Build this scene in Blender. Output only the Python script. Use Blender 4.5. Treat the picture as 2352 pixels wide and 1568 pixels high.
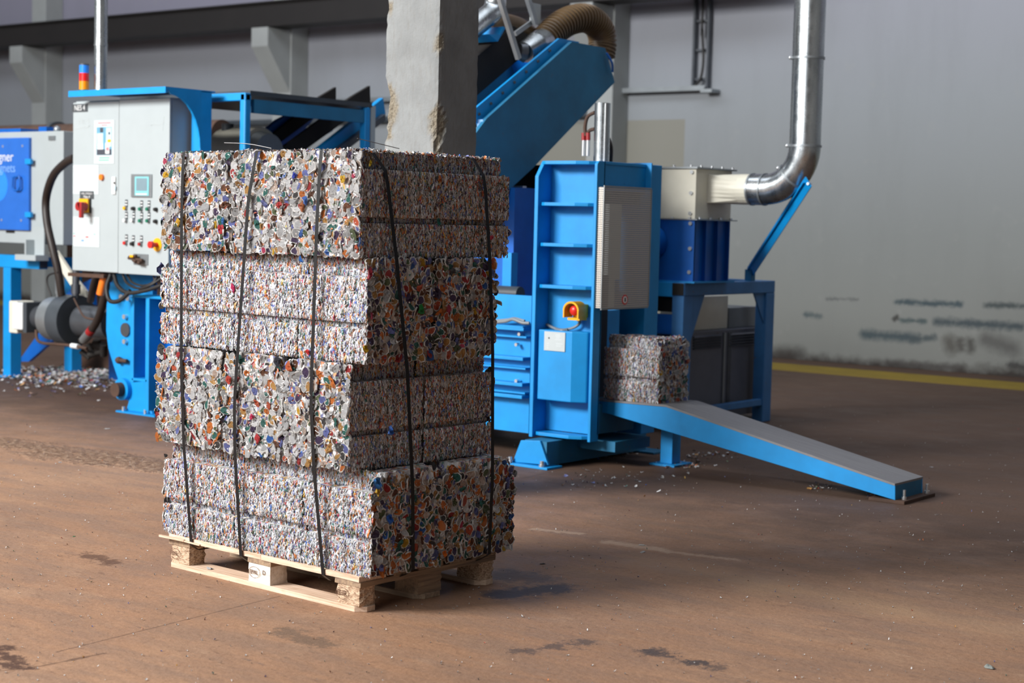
import bpy, math, random
import numpy as np
from mathutils import Matrix, Vector

# ------------------------------------------------------------------ scene, camera, light
for o in list(bpy.data.objects):
    bpy.data.objects.remove(o, do_unlink=True)
scene = bpy.context.scene
col = scene.collection
random.seed(7)

FPX, PITCH, ROLL, CAMH, YAW = 3800.0, 0.072, 0.0242, 1.537, 0.6635   # solved from the photograph
CX, CY = 1176.0, 784.0
cs, sn = math.cos(YAW), math.sin(YAW)
R_ = Vector((cs, sn, 0)); F0 = Vector((-sn, cs, 0)); Zv = Vector((0, 0, 1))
F_ = F0 * math.cos(PITCH) - Zv * math.sin(PITCH)
U_ = F0 * math.sin(PITCH) + Zv * math.cos(PITCH)
cr, sr = math.cos(ROLL), math.sin(ROLL)
cam_right = R_ * cr + U_ * sr
cam_up = U_ * cr - R_ * sr
cam = bpy.data.objects.new('camera', bpy.data.cameras.new('camera'))
col.objects.link(cam)
m = Matrix.Identity(4)
for i in range(3):
    m[i][0] = cam_right[i]; m[i][1] = cam_up[i]; m[i][2] = -F_[i]
m[0][3], m[1][3], m[2][3] = 0, 0, CAMH
cam.matrix_world = m
cam.data.sensor_width = 36
cam.data.lens = 36 * FPX / 2352
cam.data.clip_end = 200
cam.data.dof.use_dof = True
cam.data.dof.focus_distance = 7.15
cam.data.dof.aperture_fstop = 2.9
scene.camera = cam

world = bpy.data.worlds.new('world'); scene.world = world
world.use_nodes = True
bg = world.node_tree.nodes['Background']
bg.inputs[0].default_value = (0.93, 0.97, 1.0, 1)
bg.inputs[1].default_value = 0.42

def area(name, loc, target, sx, sy, power, colr):
    l = bpy.data.lights.new(name, 'AREA'); l.shape = 'RECTANGLE'; l.size = sx; l.size_y = sy
    l.energy = power; l.color = colr
    o = bpy.data.objects.new(name, l); col.objects.link(o)
    o.location = loc
    o.rotation_euler = (Vector(target) - Vector(loc)).to_track_quat('-Z', 'Y').to_euler()
    return o
area('window_daylight', (-11.2, -4.0, 7.2), (-6.0, 6.5, 0.8), 5.2, 2.8, 3600, (1.0, 0.985, 0.96))
area('front_fill_light', (-5.5, -9.0, 5.6), (-6.5, 8.0, 1.0), 9.0, 2.6, 850, (0.97, 0.985, 1.0))  # added soft fill from behind the camera, brightens the front faces
area('back_wall_fill_light', (-14.0, 8.5, 9.6), (-15.0, 15.5, 2.0), 28.0, 3.0, 950, (0.86, 0.92, 1.0))  # added unseen light, stretched and tilted to brighten the back wall

vs = scene.view_settings
vs.view_transform = 'Standard'; vs.look = 'None'; vs.gamma = 1.0; vs.use_curve_mapping = False
vs.exposure = 0.0

# ------------------------------------------------------------------ helpers
def ray(x, y):
    dx, dy = x - CX, y - CY
    xi = cr * dx + sr * dy; yi = -sr * dx + cr * dy
    v = R_ * xi - U_ * yi + F_ * FPX
    return v / FPX
CAMP = Vector((0, 0, CAMH))
def PY(x, y, Y): d = ray(x, y); return CAMP + d * (Y / d.y)
def PX(x, y, X): d = ray(x, y); return CAMP + d * (X / d.x)
def PZ(x, y, Z=0.0): d = ray(x, y); return CAMP + d * ((Z - CAMH) / d.z)
def FR(x0, y0, x1, y1, Y):      # rectangle of a -Y face -> x0,x1,z0,z1
    ym, xm = (y0 + y1) / 2, (x0 + x1) / 2
    return PY(x0, ym, Y).x, PY(x1, ym, Y).x, PY(xm, y1, Y).z, PY(xm, y0, Y).z
def SD(x0, y0, x1, y1, X):      # rectangle of a +X face -> y0,y1,z0,z1
    ym, xm = (y0 + y1) / 2, (x0 + x1) / 2
    return PX(x0, ym, X).y, PX(x1, ym, X).y, PX(xm, y1, X).z, PX(xm, y0, X).z

class MB:
    def __init__(s): s.v = []; s.f = []; s.mi = []; s.sm = []
    def add(s, vs_, fs_, mi=0, smooth=False):
        b = len(s.v); s.v += [tuple(v) for v in vs_]
        for f in fs_:
            s.f.append(tuple(b + i for i in f)); s.mi.append(mi); s.sm.append(smooth)
        return s
    def box(s, x0, x1, y0, y1, z0, z1, mi=0):
        if x0 > x1: x0, x1 = x1, x0
        if y0 > y1: y0, y1 = y1, y0
        if z0 > z1: z0, z1 = z1, z0
        v = [(x0,y0,z0),(x1,y0,z0),(x1,y1,z0),(x0,y1,z0),(x0,y0,z1),(x1,y0,z1),(x1,y1,z1),(x0,y1,z1)]
        return s.add(v, [(0,3,2,1),(4,5,6,7),(0,1,5,4),(1,2,6,5),(2,3,7,6),(3,0,4,7)], mi)
    def prism(s, poly, axis, a0, a1, mi=0):
        # poly: 2-D points; axis 'Y': (x,z) swept in y; 'X': (y,z) swept in x; 'Z': (x,y) swept in z
        n = len(poly)
        ar = sum(poly[i][0]*poly[(i+1)%n][1]-poly[(i+1)%n][0]*poly[i][1] for i in range(n))
        if ar < 0: poly = poly[::-1]
        if a0 > a1: a0, a1 = a1, a0
        def P(p, a):
            return {'Y': (p[0], a, p[1]), 'X': (a, p[0], p[1]), 'Z': (p[0], p[1], a)}[axis]
        v = [P(p, a0) for p in poly] + [P(p, a1) for p in poly]
        f = [tuple(range(n-1, -1, -1)), tuple(range(n, 2*n))]
        f += [(i, (i+1) % n, n+(i+1) % n, n+i) for i in range(n)]
        if axis == 'Y': f = [q[::-1] for q in f]
        return s.add(v, f, mi)
    def cyl(s, p0, p1, r, n=16, r1=None, mi=0, caps=True, smooth=True):
        p0, p1 = Vector(p0), Vector(p1); r1 = r if r1 is None else r1
        d = (p1 - p0).normalized(); a = d.orthogonal().normalized(); b = d.cross(a)
        v = []
        for p, rr in ((p0, r), (p1, r1)):
            for i in range(n):
                t = 2*math.pi*i/n; v.append(p + (a*math.cos(t) + b*math.sin(t))*rr)
        s.add(v, [(i, (i+1) % n, n+(i+1) % n, n+i) for i in range(n)], mi, smooth)
        if caps:
            s.add(v[:n], [tuple(range(n-1, -1, -1))], mi); s.add(v[n:], [tuple(range(n))], mi)
        return s
    def tube(s, pts, r, n=10, mi=0, sub=6, closed_caps=True):
        pts = [Vector(p) for p in pts]
        if sub > 1 and len(pts) > 2: pts = catmull(pts, sub)
        rr = r if callable(r) else (lambda t: r)
        v = []; N = len(pts); prev = None
        for k, p in enumerate(pts):
            d = (pts[min(k+1, N-1)] - pts[max(k-1, 0)]).normalized()
            if prev is None: a = d.orthogonal().normalized()
            else:
                a = prev - d*prev.dot(d)
                a = a.normalized() if a.length > 1e-6 else d.orthogonal().normalized()
            prev = a; b = d.cross(a); q = rr(k/(N-1))
            for i in range(n):
                t = 2*math.pi*i/n; v.append(p + (a*math.cos(t) + b*math.sin(t))*q)
        f = []
        for k in range(N-1):
            for i in range(n):
                f.append((k*n+i, k*n+(i+1) % n, (k+1)*n+(i+1) % n, (k+1)*n+i))
        s.add(v, f, mi, True)
        if closed_caps:
            s.add(v[:n], [tuple(range(n-1, -1, -1))], mi); s.add(v[-n:], [tuple(range(n))], mi)
        return s
    def bar(s, p0, p1, w, h, up=(0, 0, 1), mi=0):      # rectangular bar between two points
        p0, p1 = Vector(p0), Vector(p1); d = (p1-p0).normalized(); u = Vector(up)
        a = d.cross(u).normalized(); b = a.cross(d).normalized()
        v = []
        for p in (p0, p1):
            for sa, sb in ((-1,-1),(1,-1),(1,1),(-1,1)): v.append(p + a*sa*w/2 + b*sb*h/2)
        return s.add(v, [(3,2,1,0),(4,5,6,7),(0,1,5,4),(1,2,6,5),(2,3,7,6),(3,0,4,7)], mi)
    def ball(s, c, r, n=10, mi=0, sc=(1,1,1)):
        c = Vector(c); v = []; f = []; m_ = n//2
        for j in range(m_+1):
            ph = math.pi*j/m_
            for i in range(n):
                t = 2*math.pi*i/n
                v.append((c.x+r*sc[0]*math.sin(ph)*math.cos(t), c.y+r*sc[1]*math.sin(ph)*math.sin(t), c.z+r*sc[2]*math.cos(ph)))
        for j in range(m_):
            for i in range(n): f.append((j*n+i, (j+1)*n+i, (j+1)*n+(i+1) % n, j*n+(i+1) % n))
        return s.add(v, f, mi, True)
    def mesh(s, name):
        me = bpy.data.meshes.new(name); me.from_pydata(s.v, [], s.f)
        me.polygons.foreach_set('material_index', s.mi); me.polygons.foreach_set('use_smooth', s.sm)
        me.update(); return me
    def build(s, name, mat, parent=None, bev=0.0, recenter=True):
        c = Vector((0, 0, 0))
        if recenter:
            a = np.array(s.v); lo, hi = a.min(0), a.max(0)
            c = Vector(((lo[0]+hi[0])/2, (lo[1]+hi[1])/2, lo[2]))
            s.v = [(v[0]-c.x, v[1]-c.y, v[2]-c.z) for v in s.v]
        me = s.mesh(name)
        for mm in (mat if isinstance(mat, (list, tuple)) else [mat]): me.materials.append(mm)
        o = bpy.data.objects.new(name, me); col.objects.link(o); o.location = c
        if parent is not None: attach(o, parent)
        if bev:
            b = o.modifiers.new('bevel', 'BEVEL'); b.width = bev; b.segments = 2; b.limit_method = 'ANGLE'; b.angle_limit = 0.6
        return o
WM = {}
def wmat(o):
    m_ = o.matrix_basis.copy()
    if o.parent: m_ = wmat(o.parent) @ o.matrix_parent_inverse @ m_
    return m_
def attach(o, parent):
    o.parent = parent; o.matrix_parent_inverse = wmat(parent).inverted()
def catmull(P, sub):
    out = []
    Q = [P[0]*2-P[1]] + P + [P[-1]*2-P[-2]]
    for i in range(1, len(Q)-2):
        for k in range(sub):
            t = k/sub; p0, p1, p2, p3 = Q[i-1], Q[i], Q[i+1], Q[i+2]
            out.append(0.5*((2*p1)+(p2-p0)*t+(2*p0-5*p1+4*p2-p3)*t*t+(3*p1-p0-3*p2+p3)*t**3))
    out.append(P[-1]); return out
def tag(o, label=None, cat=None, group=None, kind=None):
    if label: o['label'] = label
    if cat: o['category'] = cat
    if group: o['group'] = group
    if kind: o['kind'] = kind
    return o
def thing(name, loc, label, cat, group=None, rz=0.0):
    o = bpy.data.objects.new(name, None); col.objects.link(o); o.location = loc
    o.rotation_euler = (0, 0, rz); o.empty_display_size = 0.1
    return tag(o, label, cat, group)
def text(body, size, mat, parent, loc, rot=(math.pi/2, 0, 0), name='lettering', ext=0.0006, sx=1.0, align='LEFT'):
    cu = bpy.data.curves.new('txt', 'FONT'); cu.body = body; cu.size = size; cu.extrude = ext
    cu.align_x = align
    t = bpy.data.objects.new('txt', cu); col.objects.link(t)
    dg = bpy.context.evaluated_depsgraph_get()
    me = bpy.data.meshes.new_from_object(t.evaluated_get(dg))
    bpy.data.objects.remove(t, do_unlink=True)
    me.materials.clear(); me.materials.append(mat)
    o = bpy.data.objects.new(name, me); col.objects.link(o)
    o.location = loc; o.rotation_euler = rot; o.scale = (sx, 1, 1)
    if parent is not None: attach(o, parent)
    return o

# ------------------------------------------------------------------ materials
def srgb(r, g, b):
    f = lambda c: (c/255/12.92) if c/255 <= 0.04045 else ((c/255+0.055)/1.055)**2.4
    return (f(r), f(g), f(b), 1)
def newmat(name):
    m_ = bpy.data.materials.new(name); m_.use_nodes = True
    nt = m_.node_tree; return m_, nt, nt.nodes['Principled BSDF']
def N(nt, t, **kw):
    n = nt.nodes.new(t)
    for k, v in kw.items(): setattr(n, k, v)
    return n
def ramp(nt, fac, stops):
    r = N(nt, 'ShaderNodeValToRGB'); nt.links.new(fac, r.inputs[0]); e = r.color_ramp.elements
    while len(e) > 1: e.remove(e[-1])
    e[0].position, e[0].color = stops[0]
    for p, c in stops[1:]:
        k = e.new(p); k.color = c
    return r.outputs[0]
def mix(nt, fac, a, b, mode='MIX'):
    x = N(nt, 'ShaderNodeMix', data_type='RGBA', blend_type=mode)
    for s_, v in ((x.inputs[0], fac), (x.inputs[6], a), (x.inputs[7], b)):
        if hasattr(v, 'links'): nt.links.new(v, s_)
        else: s_.default_value = v
    return x.outputs[2]
def math_(nt, op, a, b=None, c=None, clamp=False):
    x = N(nt, 'ShaderNodeMath', operation=op, use_clamp=clamp)
    for i, v in enumerate((a, b, c)):
        if v is None: continue
        if hasattr(v, 'links'): nt.links.new(v, x.inputs[i])
        else: x.inputs[i].default_value = v
    return x.outputs[0]
def noise(nt, scale, detail=4, rough=0.55, vec=None, dist=0.0, coord='Object'):
    if vec is None: vec = N(nt, 'ShaderNodeTexCoord').outputs[coord]
    n = N(nt, 'ShaderNodeTexNoise'); n.inputs['Scale'].default_value = scale; n.inputs['Detail'].default_value = detail
    n.inputs['Roughness'].default_value = rough; n.inputs['Distortion'].default_value = dist
    nt.links.new(vec, n.inputs['Vector']); return n.outputs[0]
def mapping(nt, scale=(1,1,1), rot=(0,0,0), loc=(0,0,0), coord='Object'):
    mp = N(nt, 'ShaderNodeMapping'); mp.inputs['Scale'].default_value = scale
    mp.inputs['Rotation'].default_value = rot; mp.inputs['Location'].default_value = loc
    nt.links.new(N(nt, 'ShaderNodeTexCoord').outputs[coord], mp.inputs[0]); return mp.outputs[0]
def bump(nt, h, dist, strength=1.0):
    b = N(nt, 'ShaderNodeBump'); b.inputs['Strength'].default_value = strength; b.inputs['Distance'].default_value = dist
    nt.links.new(h, b.inputs['Height']); return b.outputs[0]
def paint(name, rgb, rough=0.4, var=0.12, wear=None, wear_amt=0.0, metallic=0.0, scale=6.0, bmp=0.0):
    m_, nt, p = newmat(name)
    c = srgb(*rgb); d = tuple(v*(1-var*1.6) for v in c[:3]) + (1,); l = tuple(min(1, v*(1+var)) for v in c[:3]) + (1,)
    o = ramp(nt, noise(nt, scale, 5, 0.6), [(0.3, d), (0.7, l)])
    if wear:
        w = ramp(nt, noise(nt, scale*3.1, 8, 0.7), [(0.66-wear_amt, (0,0,0,1)), (0.72-wear_amt, (1,1,1,1))])
        o = mix(nt, w, o, srgb(*wear))
    nt.links.new(o, p.inputs['Base Color'])
    p.inputs['Roughness'].default_value = rough; p.inputs['Metallic'].default_value = metallic
    if bmp: nt.links.new(bump(nt, noise(nt, scale*20, 3), bmp, 0.5), p.inputs['Normal'])
    return m_
M = {}
M['blue'] = paint('blue_paint', (0, 138, 208), 0.5, 0.07, (70, 110, 140), 0.0)
M['blue_dusty_shaded'] = paint('dusty_shaded_blue_paint', (28, 108, 148), 0.6, 0.16, (84, 78, 78), 0.02, scale=3.0)  # dust plus painted-in shade, for faces turned from the light
M['blue_deep_shaded'] = paint('deep_and_shaded_blue_paint', (0, 90, 178), 0.4, 0.08, (60, 50, 45), -0.03)  # deep-blue parts, and the plain blue with shade painted in for hopper and recesses
M['blue_door'] = paint('door_blue_paint', (38, 100, 190), 0.22, 0.05)
M['blue_frame'] = paint('scuffed_blue_paint', (58, 118, 176), 0.5, 0.1, (95, 90, 95), 0.04)
M['white_cab'] = paint('light_grey_enamel', (162, 171, 174), 0.42, 0.02)
M['cream'] = paint('cream_paint', (208, 205, 190), 0.5, 0.05, (150, 125, 95), -0.05, scale=4)
M['white'] = paint('white_plastic', (214, 217, 218), 0.5, 0.02)
M['paper'] = paint('paper', (182, 191, 194), 0.7, 0.02)
M['grey'] = paint('grey_paint', (120, 126, 130), 0.45, 0.06)
M['grey_dark'] = paint('dark_grey_paint', (62, 68, 74), 0.45, 0.1)
M['sign_grey'] = paint('sign_grey', (66, 71, 75), 0.5, 0.03)
M['black'] = paint('black_rubber', (30, 28, 28), 0.55, 0.15)
M['hose'] = paint('brown_black_rubber', (44, 36, 33), 0.5, 0.15)
M['void'] = paint('near_black_steel', (28, 24, 22), 0.8, 0.25)  # near-black, for dark parts and for filling dark gaps
M['rust'] = paint('rusty_steel', (74, 52, 40), 0.75, 0.25, (48, 34, 28), 0.03)
M['steel_dark'] = paint('dark_steel', (92, 96, 102), 0.38, 0.12, (80, 62, 52), 0.0, metallic=0.6)
M['red'] = paint('red_plastic', (205, 40, 34), 0.35, 0.04)
M['red_dark'] = paint('dark_red_plastic', (150, 32, 34), 0.4, 0.05)
M['yellow'] = paint('yellow_plastic', (228, 170, 20), 0.4, 0.06)
M['orange'] = paint('orange_plastic', (232, 120, 30), 0.4, 0.05)
M['green'] = paint('green_plastic', (20, 110, 84), 0.4, 0.05)
M['amber'] = paint('amber_plastic', (236, 140, 10), 0.25, 0.04)
M['lamp_blue'] = paint('blue_lens', (40, 130, 232), 0.15, 0.06)
M['lamp_red'] = paint('red_lens', (214, 30, 34), 0.2, 0.06)
M['teal_lt'] = paint('screen_teal', (120, 190, 198), 0.5, 0.03)
M['screen'] = paint('grey_screen', (118, 140, 150), 0.3, 0.06)
M['flex'] = paint('brown_flexible_duct', (96, 76, 50), 0.45, 0.12)
M['galv_flat'] = paint('zinc_plate', (150, 156, 160), 0.42, 0.08, metallic=0.7)
def galv():
    m_, nt, p = newmat('galvanised_steel')
    o = ramp(nt, noise(nt, 9, 6, 0.6, mapping(nt, (1, 1, 0.25))), [(0.3, srgb(150, 156, 160)), (0.7, srgb(205, 210, 212))])
    nt.links.new(o, p.inputs['Base Color']); p.inputs['Metallic'].default_value = 0.95
    nt.links.new(ramp(nt, noise(nt, 14, 5), [(0.3, (0.2,)*3+(1,)), (0.7, (0.34,)*3+(1,))]), p.inputs['Roughness'])
    return m_
M['galv'] = galv()
def chrome():
    m_, nt, p = newmat('zinc_bolt'); p.inputs['Base Color'].default_value = srgb(215, 218, 220)
    p.inputs['Metallic'].default_value = 0.8; p.inputs['Roughness'].default_value = 0.3; return m_
M['bolt'] = chrome()
def wood(name, a, b, c, bmp=0.0012, streak=(3, 60, 60)):
    m_, nt, p = newmat(name)
    v = mapping(nt, streak)
    g = noise(nt, 1.0, 6, 0.62, v, 0.6)
    o = ramp(nt, g, [(0.28, srgb(*a)), (0.5, srgb(*b)), (0.74, srgb(*c))])
    k = ramp(nt, noise(nt, 9, 4), [(0.62, (0,0,0,1)), (0.8, (0.5,)*3+(1,))])
    o = mix(nt, k, o, srgb(*a))
    nt.links.new(o, p.inputs['Base Color']); p.inputs['Roughness'].default_value = 0.75
    nt.links.new(bump(nt, g, bmp), p.inputs['Normal']); return m_
M['wood_fresh'] = wood('pale_pine', (170, 138, 112), (206, 178, 154), (222, 200, 180))
M['wood_grey'] = wood('weathered_pine', (104, 88, 74), (148, 126, 104), (178, 154, 126))
M['wood_grey_y'] = wood('weathered_pine_cross', (100, 84, 70), (140, 116, 94), (166, 142, 112), streak=(60, 3, 60))
M['wood_white'] = wood('bleached_pine', (186, 172, 156), (218, 208, 196), (230, 222, 212))
def chip():
    m_, nt, p = newmat('chipboard')
    v = N(nt, 'ShaderNodeTexVoronoi'); v.inputs['Scale'].default_value = 190
    nt.links.new(mapping(nt, (0.6, 0.6, 1.3)), v.inputs['Vector'])
    sep = N(nt, 'ShaderNodeSeparateColor'); nt.links.new(v.outputs['Color'], sep.inputs[0])
    o = ramp(nt, sep.outputs[0], [(0.0, srgb(136, 108, 86)), (0.35, srgb(174, 146, 120)), (1, srgb(202, 176, 150))])
    nt.links.new(o, p.inputs['Base Color']); p.inputs['Roughness'].default_value = 0.85
    nt.links.new(bump(nt, v.outputs['Distance'], 0.002), p.inputs['Normal']); return m_
M['chip'] = chip()
# ------------------------------------------------------------------ surfaces of the hall
def geo_xyz(nt):
    s = N(nt, 'ShaderNodeSeparateXYZ'); nt.links.new(N(nt, 'ShaderNodeTexCoord').outputs['Object'], s.inputs[0])
    return s.outputs
def segmask(nt, u, v, p0, p1, w, jit=None, soft=0.5):
    """1 inside a streak from p0 to p1 (u,v plane) of half width w, ragged by jit"""
    L = math.hypot(p1[0]-p0[0], p1[1]-p0[1]); cx_, sx_ = (p1[0]-p0[0])/L, (p1[1]-p0[1])/L
    du = math_(nt, 'SUBTRACT', u, p0[0]); dv = math_(nt, 'SUBTRACT', v, p0[1])
    a = math_(nt, 'ADD', math_(nt, 'MULTIPLY', du, cx_), math_(nt, 'MULTIPLY', dv, sx_))
    b = math_(nt, 'SUBTRACT', math_(nt, 'MULTIPLY', dv, cx_), math_(nt, 'MULTIPLY', du, sx_))
    a = math_(nt, 'ABSOLUTE', math_(nt, 'SUBTRACT', a, L/2))
    a = math_(nt, 'MAXIMUM', math_(nt, 'SUBTRACT', a, L/2), 0.0)
    d = math_(nt, 'SQRT', math_(nt, 'ADD', math_(nt, 'MULTIPLY', a, a), math_(nt, 'MULTIPLY', b, b)))
    if jit is not None: d = math_(nt, 'ADD', d, jit)
    return math_(nt, 'SUBTRACT', 1.0, math_(nt, 'DIVIDE', math_(nt, 'SUBTRACT', d, w*(1-soft)), w*soft*1.5), clamp=True)
def centred(nt, n, amp): return math_(nt, 'MULTIPLY', math_(nt, 'SUBTRACT', n, 0.5), amp)

def floor_mat():
    m_, nt, p = newmat('stained_brown_concrete')
    x, y, z = geo_xyz(nt)
    n1 = noise(nt, 0.55, 6, 0.6); n2 = noise(nt, 2.6, 8, 0.66); n3 = noise(nt, 38, 4, 0.7)
    streakv = mapping(nt, (1.0, 4.2, 1), (0, 0, -0.62)); st = noise(nt, 1.5, 8, 0.68, streakv)
    st2 = noise(nt, 5.5, 6, 0.7, mapping(nt, (0.7, 3.0, 1), (0, 0, -0.55), (3, 1, 0)))
    o = ramp(nt, n1, [(0.25, srgb(132, 101, 80)), (0.5, srgb(154, 118, 92)), (0.78, srgb(170, 135, 108))])
    o = mix(nt, ramp(nt, st, [(0.40, (0.6,)*3+(1,)), (0.58, (0,0,0,1))]), o, srgb(128, 106, 92))
    o = mix(nt, ramp(nt, n2, [(0.55, (0,0,0,1)), (0.7, (0.45,)*3+(1,))]), o, srgb(168, 137, 112))
    o = mix(nt, ramp(nt, st2, [(0.655, (0,0,0,1)), (0.71, (0.85,)*3+(1,))]), o, srgb(84, 74, 72))
    o = mix(nt, ramp(nt, n3, [(0.35, (0.3,)*3+(1,)), (0.6, (0,0,0,1))]), o, srgb(112, 82, 60))
    fl = noise(nt, 11, 7, 0.78, mapping(nt, (0.8, 2.6, 1), (0, 0, -0.6), (7, 2, 0)))
    o = mix(nt, ramp(nt, fl, [(0.575, (0,0,0,1)), (0.66, (0.7,)*3+(1,))]), o, srgb(104, 78, 62))
    o = mix(nt, ramp(nt, fl, [(0.30, (0.5,)*3+(1,)), (0.40, (0,0,0,1))]), o, srgb(192, 160, 132))
    gr = noise(nt, 150, 3, 0.7)
    o = mix(nt, ramp(nt, gr, [(0.56, (0,0,0,1)), (0.70, (0.55,)*3+(1,))]), o, srgb(96, 72, 56))
    # shade beyond the stack painted in: concrete colour darkens towards the machines
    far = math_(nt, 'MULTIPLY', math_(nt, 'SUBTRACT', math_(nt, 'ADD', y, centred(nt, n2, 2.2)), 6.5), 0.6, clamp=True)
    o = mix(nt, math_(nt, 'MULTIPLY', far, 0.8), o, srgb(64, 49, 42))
    # crumbled dirt ridge left of the pallet
    jit = centred(nt, noise(nt, 3.5, 6, 0.7), 0.5)
    rid = None
    for a, b, w in (((0, 1015), (120, 1035), .16), ((100, 1040), (240, 1060), .17), ((200, 1040), (372, 1075), .16)):
        q0, q1 = PZ(*a), PZ(*b)
        k = segmask(nt, x, y, (q0.x, q0.y), (q1.x, q1.y), w, jit)
        rid = k if rid is None else math_(nt, 'MAXIMUM', rid, k)
    crumb = noise(nt, 26, 5, 0.75)
    o = mix(nt, math_(nt, 'MULTIPLY', rid, 0.85), o, ramp(nt, crumb, [(0.36, srgb(84, 60, 46)), (0.50, srgb(140, 106, 80)), (0.62, srgb(196, 168, 142))]))
    jS = centred(nt, noise(nt, 8, 8, 0.85), 0.5); jD = centred(nt, noise(nt, 22, 6, 0.75), 0.14); jE = centred(nt, noise(nt, 4, 5, 0.7), 0.4); jC = centred(nt, noise(nt, 30, 2), 0.006)
    # blue-black oil stain right of the pallet, dark scuffs in the foreground
    for a, b, w, c, am in (((1165, 1365), (1270, 1352), .10, srgb(44, 52, 70), .8), ((1170, 1320), (1230, 1330), .12, srgb(46, 50, 62), .6),
                       ((1200, 1495), (1340, 1475), .03, srgb(76, 66, 64), .75), ((1500, 1495), (1660, 1535), .028, srgb(76, 66, 64), .7),
                       ((650, 1450), (760, 1478), .05, srgb(96, 80, 68), .7), ((190, 1275), (255, 1290), .05, srgb(82, 56, 42), .8),
                       ((0, 1490), (45, 1530), .04, srgb(70, 48, 40), .9), ((1490, 1500), (1600, 1520), .04, srgb(66, 58, 58), .8)):
        q0, q1 = PZ(*a), PZ(*b)
        k = segmask(nt, x, y, (q0.x, q0.y), (q1.x, q1.y), w, jS)
        o = mix(nt, math_(nt, 'MULTIPLY', k, am), o, c)
    # pale worn streak and swept dust in front of the ramp
    for a, b, w in (((1400, 1245), (1520, 1262), .045), ((1230, 1215), (1330, 1225), .03), ((1520, 1265), (1690, 1285), .025)):
        q0, q1 = PZ(*a), PZ(*b)
        k = segmask(nt, x, y, (q0.x, q0.y), (q1.x, q1.y), w, jD)
        o = mix(nt, math_(nt, 'MULTIPLY', k, 0.7), o, srgb(176, 150, 128))
    # pale screed edge across the right foreground
    q = [PZ(1500, 1290), PZ(1760, 1345), PZ(2060, 1400), PZ(2400, 1460)]
    for i in range(3):
        k = segmask(nt, x, y, (q[i].x, q[i].y), (q[i+1].x, q[i+1].y), .16, jE, 0.95)
        o = mix(nt, math_(nt, 'MULTIPLY', k, 0.35), o, srgb(170, 138, 108))
    # joint and cracks
    wob = centred(nt, noise(nt, 5, 4, 0.7), 0.05)
    crack = None
    for a, b, w in (((130, 1497), (642, 1369), .005), ((0, 1540), (90, 1530), .008), ((90, 1530), (240, 1500), .007), ((1200, 1098), (1290, 1078), .008)):
        q0, q1 = PZ(*a), PZ(*b)
        k = segmask(nt, x, y, (q0.x, q0.y), (q1.x, q1.y), w, wob if w > .005 else jC, 0.5)
        crack = k if crack is None else math_(nt, 'MAXIMUM', crack, k)
    o = mix(nt, math_(nt, 'MULTIPLY', crack, 0.55), o, srgb(66, 46, 36))
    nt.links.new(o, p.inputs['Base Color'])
    nt.links.new(ramp(nt, n2, [(0.3, (0.55,)*3+(1,)), (0.7, (0.8,)*3+(1,))]), p.inputs['Roughness'])
    p.inputs['Specular IOR Level'].default_value = 0.3
    h = math_(nt, 'ADD', math_(nt, 'MULTIPLY', n2, 0.5), math_(nt, 'MULTIPLY', n3, 0.25))
    h = math_(nt, 'ADD', h, math_(nt, 'MULTIPLY', math_(nt, 'MULTIPLY', rid, crumb), 3.0))
    nt.links.new(bump(nt, h, 0.014, 0.9), p.inputs['Normal'])
    return m_
M['floor'] = floor_mat()

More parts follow.
